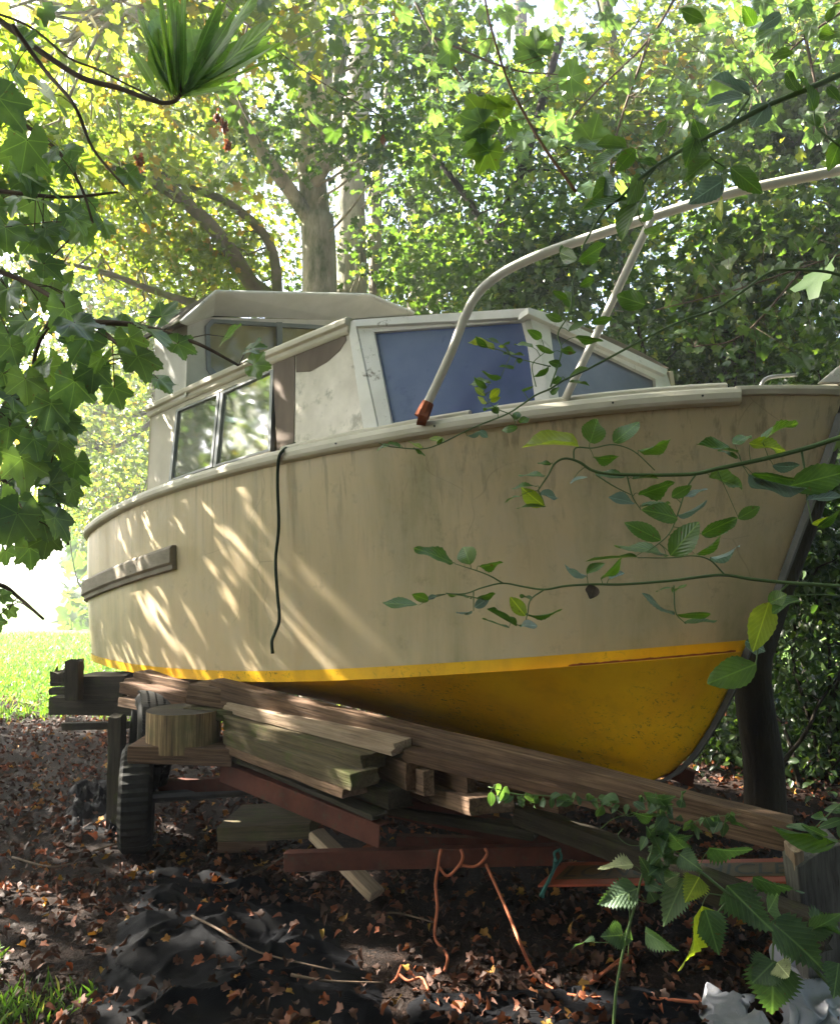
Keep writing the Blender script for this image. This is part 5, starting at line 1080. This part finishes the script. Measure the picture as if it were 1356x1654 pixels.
spray('rose_spray', 'slender arching rose cane crossing the blue windscreen and the two rail tubes', 'plant', 2.05,
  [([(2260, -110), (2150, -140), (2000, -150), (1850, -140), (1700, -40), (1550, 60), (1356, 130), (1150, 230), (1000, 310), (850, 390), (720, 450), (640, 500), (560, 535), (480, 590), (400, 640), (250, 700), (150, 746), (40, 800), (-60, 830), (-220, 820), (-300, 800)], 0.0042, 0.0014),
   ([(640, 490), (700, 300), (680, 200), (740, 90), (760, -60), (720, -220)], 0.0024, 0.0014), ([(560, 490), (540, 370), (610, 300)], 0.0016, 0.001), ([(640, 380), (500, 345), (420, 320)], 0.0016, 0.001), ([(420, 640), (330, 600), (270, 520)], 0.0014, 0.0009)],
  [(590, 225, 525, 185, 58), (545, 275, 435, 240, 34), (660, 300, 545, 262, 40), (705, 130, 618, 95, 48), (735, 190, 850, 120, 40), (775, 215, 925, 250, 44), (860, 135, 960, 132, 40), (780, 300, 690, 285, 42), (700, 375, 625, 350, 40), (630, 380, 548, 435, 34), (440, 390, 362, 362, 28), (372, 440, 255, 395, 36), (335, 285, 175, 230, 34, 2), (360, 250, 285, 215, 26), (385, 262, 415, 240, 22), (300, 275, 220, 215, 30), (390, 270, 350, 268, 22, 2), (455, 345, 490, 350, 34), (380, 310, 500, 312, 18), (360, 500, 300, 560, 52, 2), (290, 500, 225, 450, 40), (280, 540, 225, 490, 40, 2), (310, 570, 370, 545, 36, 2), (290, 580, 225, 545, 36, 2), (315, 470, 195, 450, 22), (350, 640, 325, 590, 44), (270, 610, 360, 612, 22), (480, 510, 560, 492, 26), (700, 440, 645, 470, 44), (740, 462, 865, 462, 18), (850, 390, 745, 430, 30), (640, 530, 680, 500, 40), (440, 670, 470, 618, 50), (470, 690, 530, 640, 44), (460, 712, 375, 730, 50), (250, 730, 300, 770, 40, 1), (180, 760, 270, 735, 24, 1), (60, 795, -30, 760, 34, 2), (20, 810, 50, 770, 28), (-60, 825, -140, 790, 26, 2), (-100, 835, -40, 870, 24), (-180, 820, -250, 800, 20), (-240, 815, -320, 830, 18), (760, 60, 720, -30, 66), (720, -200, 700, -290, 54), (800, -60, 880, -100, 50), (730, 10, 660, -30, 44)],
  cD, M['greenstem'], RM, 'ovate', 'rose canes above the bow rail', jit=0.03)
# upper central sycamore sprig (lit leaves), twig from the top
cO = lambda x, y: (x, y)
spray('sycamore_sprig', 'thin reddish twig hanging from the top centre with lime lit lobed leaves', 'branch', 2.3,
  [([(775, -60), (785, 10), (800, 70), (820, 130), (850, 190), (880, 240), (930, 310)], 0.0026, 0.0055), ([(850, 190), (812, 200), (800, 215)], 0.0014, 0.001), ([(820, 150), (830, 170)], 0.0012, 0.001)],
  [(800, 182, 728, 186, 60, 2), (812, 185, 822, 148, 56, 2), (820, 178, 770, 160, 40, 2), (822, 195, 832, 226, 50), (795, 190, 740, 225, 70), (795, 225, 770, 282, 85, 2), (790, 222, 742, 250, 60), (880, 95, 830, 60, 90, 1), (905, 130, 960, 110, 90), (880, 90, 860, 40, 60), (735, 75, 705, 100, 60), (935, 230, 1000, 215, 60, 1)],
  cO, M['redstem'], [M['lf_fgs'], M['lf_fgs'], M['lf_syl'], M['dead']], 'sycamore', ratio=1.0)

# strap leaf crown at upper left
cS = lambda x, y: (x * .3687, y * .3687)
spray('strap_leaf_shoot', 'drooping shoot ending in a fan of long strap leaves at upper left', 'branch', 2.6,
  [([(-120, 0), (40, 120), (200, 240), (360, 340), (520, 385), (640, 430), (720, 450), (780, 430), (800, 340)], 0.012, 0.006), ([(-100, 30), (120, 110), (300, 250), (420, 300), (560, 370), (700, 440)], 0.005, 0.003)],
  [(bx + random.uniform(-10, 10), by + random.uniform(-8, 8), tx + dx, ty + dy, w * 0.5) for (bx, by, tx, ty, w) in [(770, 430, 590, -60, 70), (760, 435, 610, 60, 85), (765, 430, 700, 20, 80), (770, 425, 690, -120, 70), (775, 425, 740, -60, 62), (690, 410, 560, 205, 60), (740, 420, 660, 230, 60), (790, 410, 780, -70, 55), (790, 415, 900, -10, 50), (790, 420, 985, 20, 62), (795, 420, 1100, 0, 50), (800, 415, 1170, 80, 50), (795, 420, 1260, 125, 80), (790, 425, 1210, 210, 78), (800, 420, 1000, 350, 60), (785, 420, 1060, 140, 70)] for dx, dy in ((0, 0), (38, 22))],
  cS, M['twig'], [M['lf_strap']], 'strap', ratio=0.07, jit=0.2)

# left-hand foreground sycamore boughs
def bough(label, Y, stem_list, leaf_pts, sz=(0.10, 0.17), down=0.5, mats=None):
    t = thing('sycamore_bough', label, 'branch', at(*stem_list[0][0], Y), 'sycamore boughs at the left'); sm = MB(); lm = MB()
    allp = []
    for q in stem_list:
        pts_ = spline([at(x, y, Y + 0.05 * noise.noise((x * .02, y * .02, 7))) for x, y in q], 6); sm.tube(pts_, [0.008, 0.0035], 7); allp += pts_
    for (x, y, ang, s) in leaf_pts:
        Yl = Y + random.uniform(-0.28, 0.28); c = at(x, y, Yl); L_ = random.uniform(*sz) * s * 0.5
        d = Vector((math.cos(ang), random.uniform(-0.5, 0.5), math.sin(ang))).normalized()
        b = c - d * L_ * 0.4; q = min(allp, key=lambda p: (p - b).length)
        if (q - b).length < 0.5: sm.tube([q, q.lerp(b, 0.5) + Vector((0, 0, 0.01)), b], 0.0015, 5)
        view = (CAM - c).normalized(); nrm = (view * random.uniform(0.2, 1.0) + Vector((random.uniform(-.5, .5), random.uniform(-.3, .3), random.uniform(0.1, 1.1)))).normalized()
        leaf(lm, 'sycamore', b, d, nrm, L_, L_ * random.uniform(0.85, 1.05), random.uniform(0.05, 0.3), random.uniform(0.02, 0.16))
    sm.build('stem', M['twig'], t, smooth=True); lm.build('leaves', mats or M['lf_fgs'], t, smooth=True); return t
def rnd_leaves(poly, n, s=1.0, a=(-2.4, -0.4)):
    xs_ = [p[0] for p in poly]; ys_ = [p[1] for p in poly]; out = []
    while len(out) < n:
        x = random.uniform(min(xs_), max(xs_)); y = random.uniform(min(ys_), max(ys_)); ins = False
        for i in range(len(poly)):
            (x1, y1), (x2, y2) = poly[i], poly[i - 1]
            if (y1 > y) != (y2 > y) and x < (x2 - x1) * (y - y1) / (y2 - y1) + x1: ins = not ins
        if ins: out.append((x, y, random.uniform(*a), s * random.uniform(0.7, 1.25)))
    return out
bough('large lobed leaves on a bough reaching in front of the wheelhouse from the left edge', 2.0,
      [[(-60, 420), (30, 450), (100, 490), (160, 530), (200, 565), (240, 610)], [(150, 520), (220, 525), (290, 545), (330, 560), (385, 590)], [(100, 490), (60, 560), (50, 640)]],
      [(250, 540, -0.6, 1.3), (215, 560, -1.2, 1.1), (270, 500, 1.0, .8), (230, 590, -1.0, 1.2), (265, 620, -.7, 1.0), (150, 610, -1.6, 1.0), (300, 560, -.3, .9), (375, 535, .9, .7), (415, 560, 0.2, .6), (420, 590, -.2, .65), (180, 520, 2.4, .9), (110, 520, -1.4, 1.2), (190, 640, -1.2, .8), (60, 470, 1.6, 1.2), (130, 560, -2.0, 1.1)] +
      rnd_leaves([(-20, 480), (130, 470), (170, 600), (60, 680), (-20, 700)], 18))
bough('dark mass of lobed leaves hanging low at the left edge in front of the stern', 2.1,
      [[(-60, 640), (20, 690), (70, 760), (100, 830), (110, 880)], [(-60, 720), (10, 780), (60, 860)]],
      [(100, 850, -.9, 1.2), (75, 880, -1.6, 1.1), (110, 810, -.3, 1.0), (20, 850, -1.8, 1.2), (50, 900, -1.5, .8), (95, 780, .2, .9), (10, 900, -1.7, .9)] +
      rnd_leaves([(-20, 660), (60, 640), (130, 700), (125, 800), (90, 860), (-20, 900)], 38))
bough('leafy bough along the upper left edge with bluish sheen on its leaves', 2.3,
      [[(-60, 160), (20, 190), (90, 240), (130, 300), (150, 360)], [(-60, 300), (30, 312), (110, 318), (190, 310)], [(20, 40), (70, 110), (120, 170), (150, 240), (200, 300)]],
      [(110, 250, -.8, 1.0), (80, 330, -.4, 1.3), (140, 340, -.9, 1.1), (170, 370, -1.2, .9), (60, 400, -1.3, 1.3), (15, 180, -.9, 1.2), (10, 380, -1.2, 1.1), (45, 60, .5, .8), (90, 160, -.7, 1.2), (30, 130, -1.0, 1.0), (215, 290, -.9, .9), (240, 360, -1.1, .9)] +
      rnd_leaves([(-20, 230), (100, 240), (150, 380), (100, 470), (-20, 470)], 24), sz=(0.11, 0.18))
bough('small dark sprig at the left edge above the bright lawn', 2.2, [[(-60, 940), (0, 945), (30, 965), (70, 1000)]], [(10, 965, -.5, .6), (20, 990, -.8, .35), (-5, 1010, -1.2, .5)])
def far_bough(label, Y, stems, poly, n, sz, mt):
    t = bough(label, Y, stems, rnd_leaves(poly, n, 1.0, (-2.6, 0.2)), sz, mats=M[mt]); t['group'] = 'boughs overhanging the boat'; return t
far_bough('mid distance bough with broad leaves at top centre right of the trunks', 4.2, [[(640, -60), (700, 60), (760, 150), (790, 260)], [(700, 60), (820, 110), (900, 120)]], [(640, -20), (860, -20), (930, 150), (800, 300), (690, 200)], 60, (0.10, 0.17), 'lf_fgs')
far_bough('mid distance bough with broad leaves right of top centre', 3.9, [[(1120, -60), (1050, 60), (960, 150), (880, 240)], [(1050, 60), (1000, 200), (980, 300)]], [(900, -20), (1180, -20), (1120, 220), (980, 330), (860, 240)], 75, (0.09, 0.16), 'lf_fgs')
far_bough('leafy bough low behind the bow rail at right', 4.8, [[(1450, 380), (1300, 430), (1180, 470), (1060, 500)], [(1300, 430), (1200, 540), (1120, 560)]], [(1040, 440), (1356, 330), (1370, 590), (1120, 590)], 80, (0.09, 0.15), 'lf_mid')
far_bough('leafy bough at the top right corner', 3.6, [[(1450, -40), (1300, 60), (1220, 140)], [(1300, 60), (1330, 200)]], [(1150, -20), (1370, -20), (1370, 260), (1200, 220)], 55, (0.09, 0.15), 'lf_fgs')
far_bough('airy bough crossing in front of the forked trunk', 5.6, [[(300, -60), (400, 40), (500, 120), (620, 190)], [(400, 40), (380, 140), (420, 230)]], [(320, -20), (520, -20), (660, 160), (560, 260), (360, 220)], 60, (0.10, 0.17), 'lf_mid')
# dry seed bunches hanging in the tree
for i, (x, y, s) in enumerate([(362, 205, 1.0), (368, 235, 0.8), (226, 262, 0.9), (350, 190, .7), (505, 195, 0.9), (618, 225, 0.9)]):
    c = at(x, y, 5.0 if i < 4 else 7.0); n_ = 110; off = RNG.normal(size=(n_, 3)) * [0.035, 0.035, 0.065] * s
    off *= 0.42; P_ = off + np.array(c[:]); D_ = -off / (np.linalg.norm(off, axis=1, keepdims=True) + 1e-6) + RNG.normal(size=(n_, 3)) * 0.3
    L_ = RNG.uniform(0.02, 0.045, n_)
    lab = ['rusty seed bunch hanging largest left of the forked trunk', 'rusty seed bunch just below the largest one', 'brown seed bunch under the strap leaf shoot', 'small brown seed bunch above the largest one', 'brown seed bunch in front of the forked trunk', 'brown seed bunch right of the second pale trunk'][i]
    setp(cloud('seed_bunch', P_, D_, RNG.normal(size=(n_, 3)), L_, L_ * 0.5, 'oval', M['seeds'], None, 0.2, 0.2, loc=c), lab, 'seeds', 'dry seed bunches in the trees')

# ------------------------------------------------------------------ nettles and bindweed
cN = lambda x, y: (820 + x * .3953, 1220 + y * .3953)
NM = [M['lf_nettle'], M['lf_pale'], M['lf_rosey']]
small = []
for i in range(46):
    x = random.gauss(625, 45); y = random.uniform(165, 480); a = random.uniform(0, 6.28); l = random.uniform(45, 85); small.append((x, y, x + math.cos(a) * l, y + math.sin(a) * l * .8 + 14, l * .6))
spray('nettle_plant', 'tall nettle with crowded leafy top and long bare pale stem, in front of the board', 'plant', 2.62,
  [([(430, 1120), (440, 980), (455, 880), (475, 780), (500, 680), (525, 590), (545, 500), (590, 380), (610, 260), (615, 165)], 0.0052, 0.003), ([(495, 560), (497, 700), (490, 820)], 0.0022, 0.0016), ([(560, 540), (600, 570), (630, 605)], 0.0018, 0.0012), ([(530, 590), (560, 600), (545, 570)], 0.002, 0.0012)],
  [(528, 545, 372, 608, 104), (512, 450, 370, 455, 58, 1), (590, 515, 552, 425, 70), (640, 520, 705, 480, 66, 1), (470, 735, 383, 742, 92), (470, 738, 512, 755, 70), (600, 600, 575, 555, 60), (720, 505, 632, 690, 115), (560, 520, 640, 555, 54), (345, 765, 250, 760, 20)] + small,
  cN, M['greenstem'], NM, 'nettle', 'nettles at the lower right', ratio=0.62, jit=0.08)
spray('nettle_plant', 'large leaved nettle leaning in from the right edge over the white sack', 'plant', 2.35,
  [([(1500, 1100), (1356, 980), (1240, 860), (1080, 700), (890, 560), (790, 480), (700, 440)], 0.0062, 0.0035), ([(1085, 740), (1080, 845)], 0.003, 0.0025), ([(890, 600), (850, 650)], 0.0025, 0.002), ([(880, 575), (820, 565)], 0.002, 0.0015)],
  [(790, 615, 755, 908, 125, 2), (805, 630, 860, 812, 135), (893, 535, 1095, 740, 145), (1075, 680, 1315, 875, 165), (1000, 495, 1200, 572, 74), (820, 375, 1010, 415, 52), (700, 405, 790, 470, 90), (1085, 840, 1078, 1092, 195), (1085, 845, 1000, 930, 120), (1230, 722, 1380, 650, 86), (1350, 850, 1330, 990, 110), (1060, 640, 1105, 560, 90), (780, 500, 730, 590, 110, 2), (560, 720, 680, 800, 70), (1100, 850, 1160, 920, 90, 1), (1260, 700, 1400, 690, 80), (720, 380, 660, 330, 60)],
  cN, M['greenstem'], NM, 'nettle', 'nettles at the lower right', ratio=0.66, jit=0.10)
vine = []
for (x0, y0, x1, y1, n_) in [(-60, 140, 430, 190, 24), (430, 190, 620, 170, 8), (740, 270, 950, 245, 12)]:
    for i in range(n_):
        t_ = i / n_; x = x0 + (x1 - x0) * t_ + random.uniform(-12, 12); y = y0 + (y1 - y0) * t_ + random.uniform(-25, 25); a = random.uniform(-2.8, 3.4); l = random.uniform(32, 62)
        vine.append((x, y, x + math.cos(a) * l, y + abs(math.sin(a)) * l + 6, l * .62))
spray('bindweed', 'trailing small leaved bindweed climbing along the timber below the keel', 'plant', 2.72,
  [([(-80, 130), (40, 160), (150, 165), (280, 180), (400, 200), (500, 250), (560, 190), (640, 160)], 0.002, 0.0015), ([(380, 300), (430, 260), (520, 235)], 0.0015, 0.001), ([(730, 290), (780, 265), (860, 250), (950, 240)], 0.0018, 0.001), ([(470, 300), (450, 330), (490, 365), (545, 372)], 0.0015, 0.001)],
  vine, cN, M['greenstem'], NM, 'ovate', ratio=0.7, jit=0.04)
spray('ash_sprig', 'long pointed green leaflets entering at the right edge above the grey post', 'plant', 2.2,
  [([(1500, 200), (1400, 330), (1356, 350), (1300, 370)], 0.003, 0.002), ([(1356, 200), (1290, 260), (1240, 310)], 0.002, 0.001)],
  [(1350, 352, 1065, 316, 62, 2), (1250, 310, 1130, 285, 30), (1300, 262, 1240, 255, 30, 2), (1370, 260, 1260, 300, 40), (1380, 215, 1290, 225, 34), (1356, 340, 1400, 270, 60), (1300, 330, 1220, 300, 40)],
  cN, M['greenstem'], [M['lf_nettle'], M['lf_pale'], M['lf_rose']], 'ovate', ratio=0.34, jit=0.05)
print('DONE')

# ------------------------------------------------------------------ thin volume added for a veiling glare over the scene
HZ = 0.0052
mb = MB(); mb.box((0, 40, 9), (120, 0, 0), (0, 100, 0), (0, 0, 12)); hz = mb.build('glare_veil', bpy.data.materials.new('glare_veil_air'), loc=(0, 0, 0)); setp(hz, kind='stuff')
hm = hz.data.materials[0]; hm.use_nodes = True; hn = hm.node_tree; hn.nodes.remove(hn.nodes['Principled BSDF'])
pv = hn.nodes.new('ShaderNodeVolumePrincipled'); pv.inputs['Color'].default_value = (0.92, 0.94, 1, 1); pv.inputs['Density'].default_value = HZ; pv.inputs['Anisotropy'].default_value = 0.45
hn.links.new(pv.outputs[0], hn.nodes['Material Output'].inputs['Volume'])
SC.cycles.volume_bounces = 0
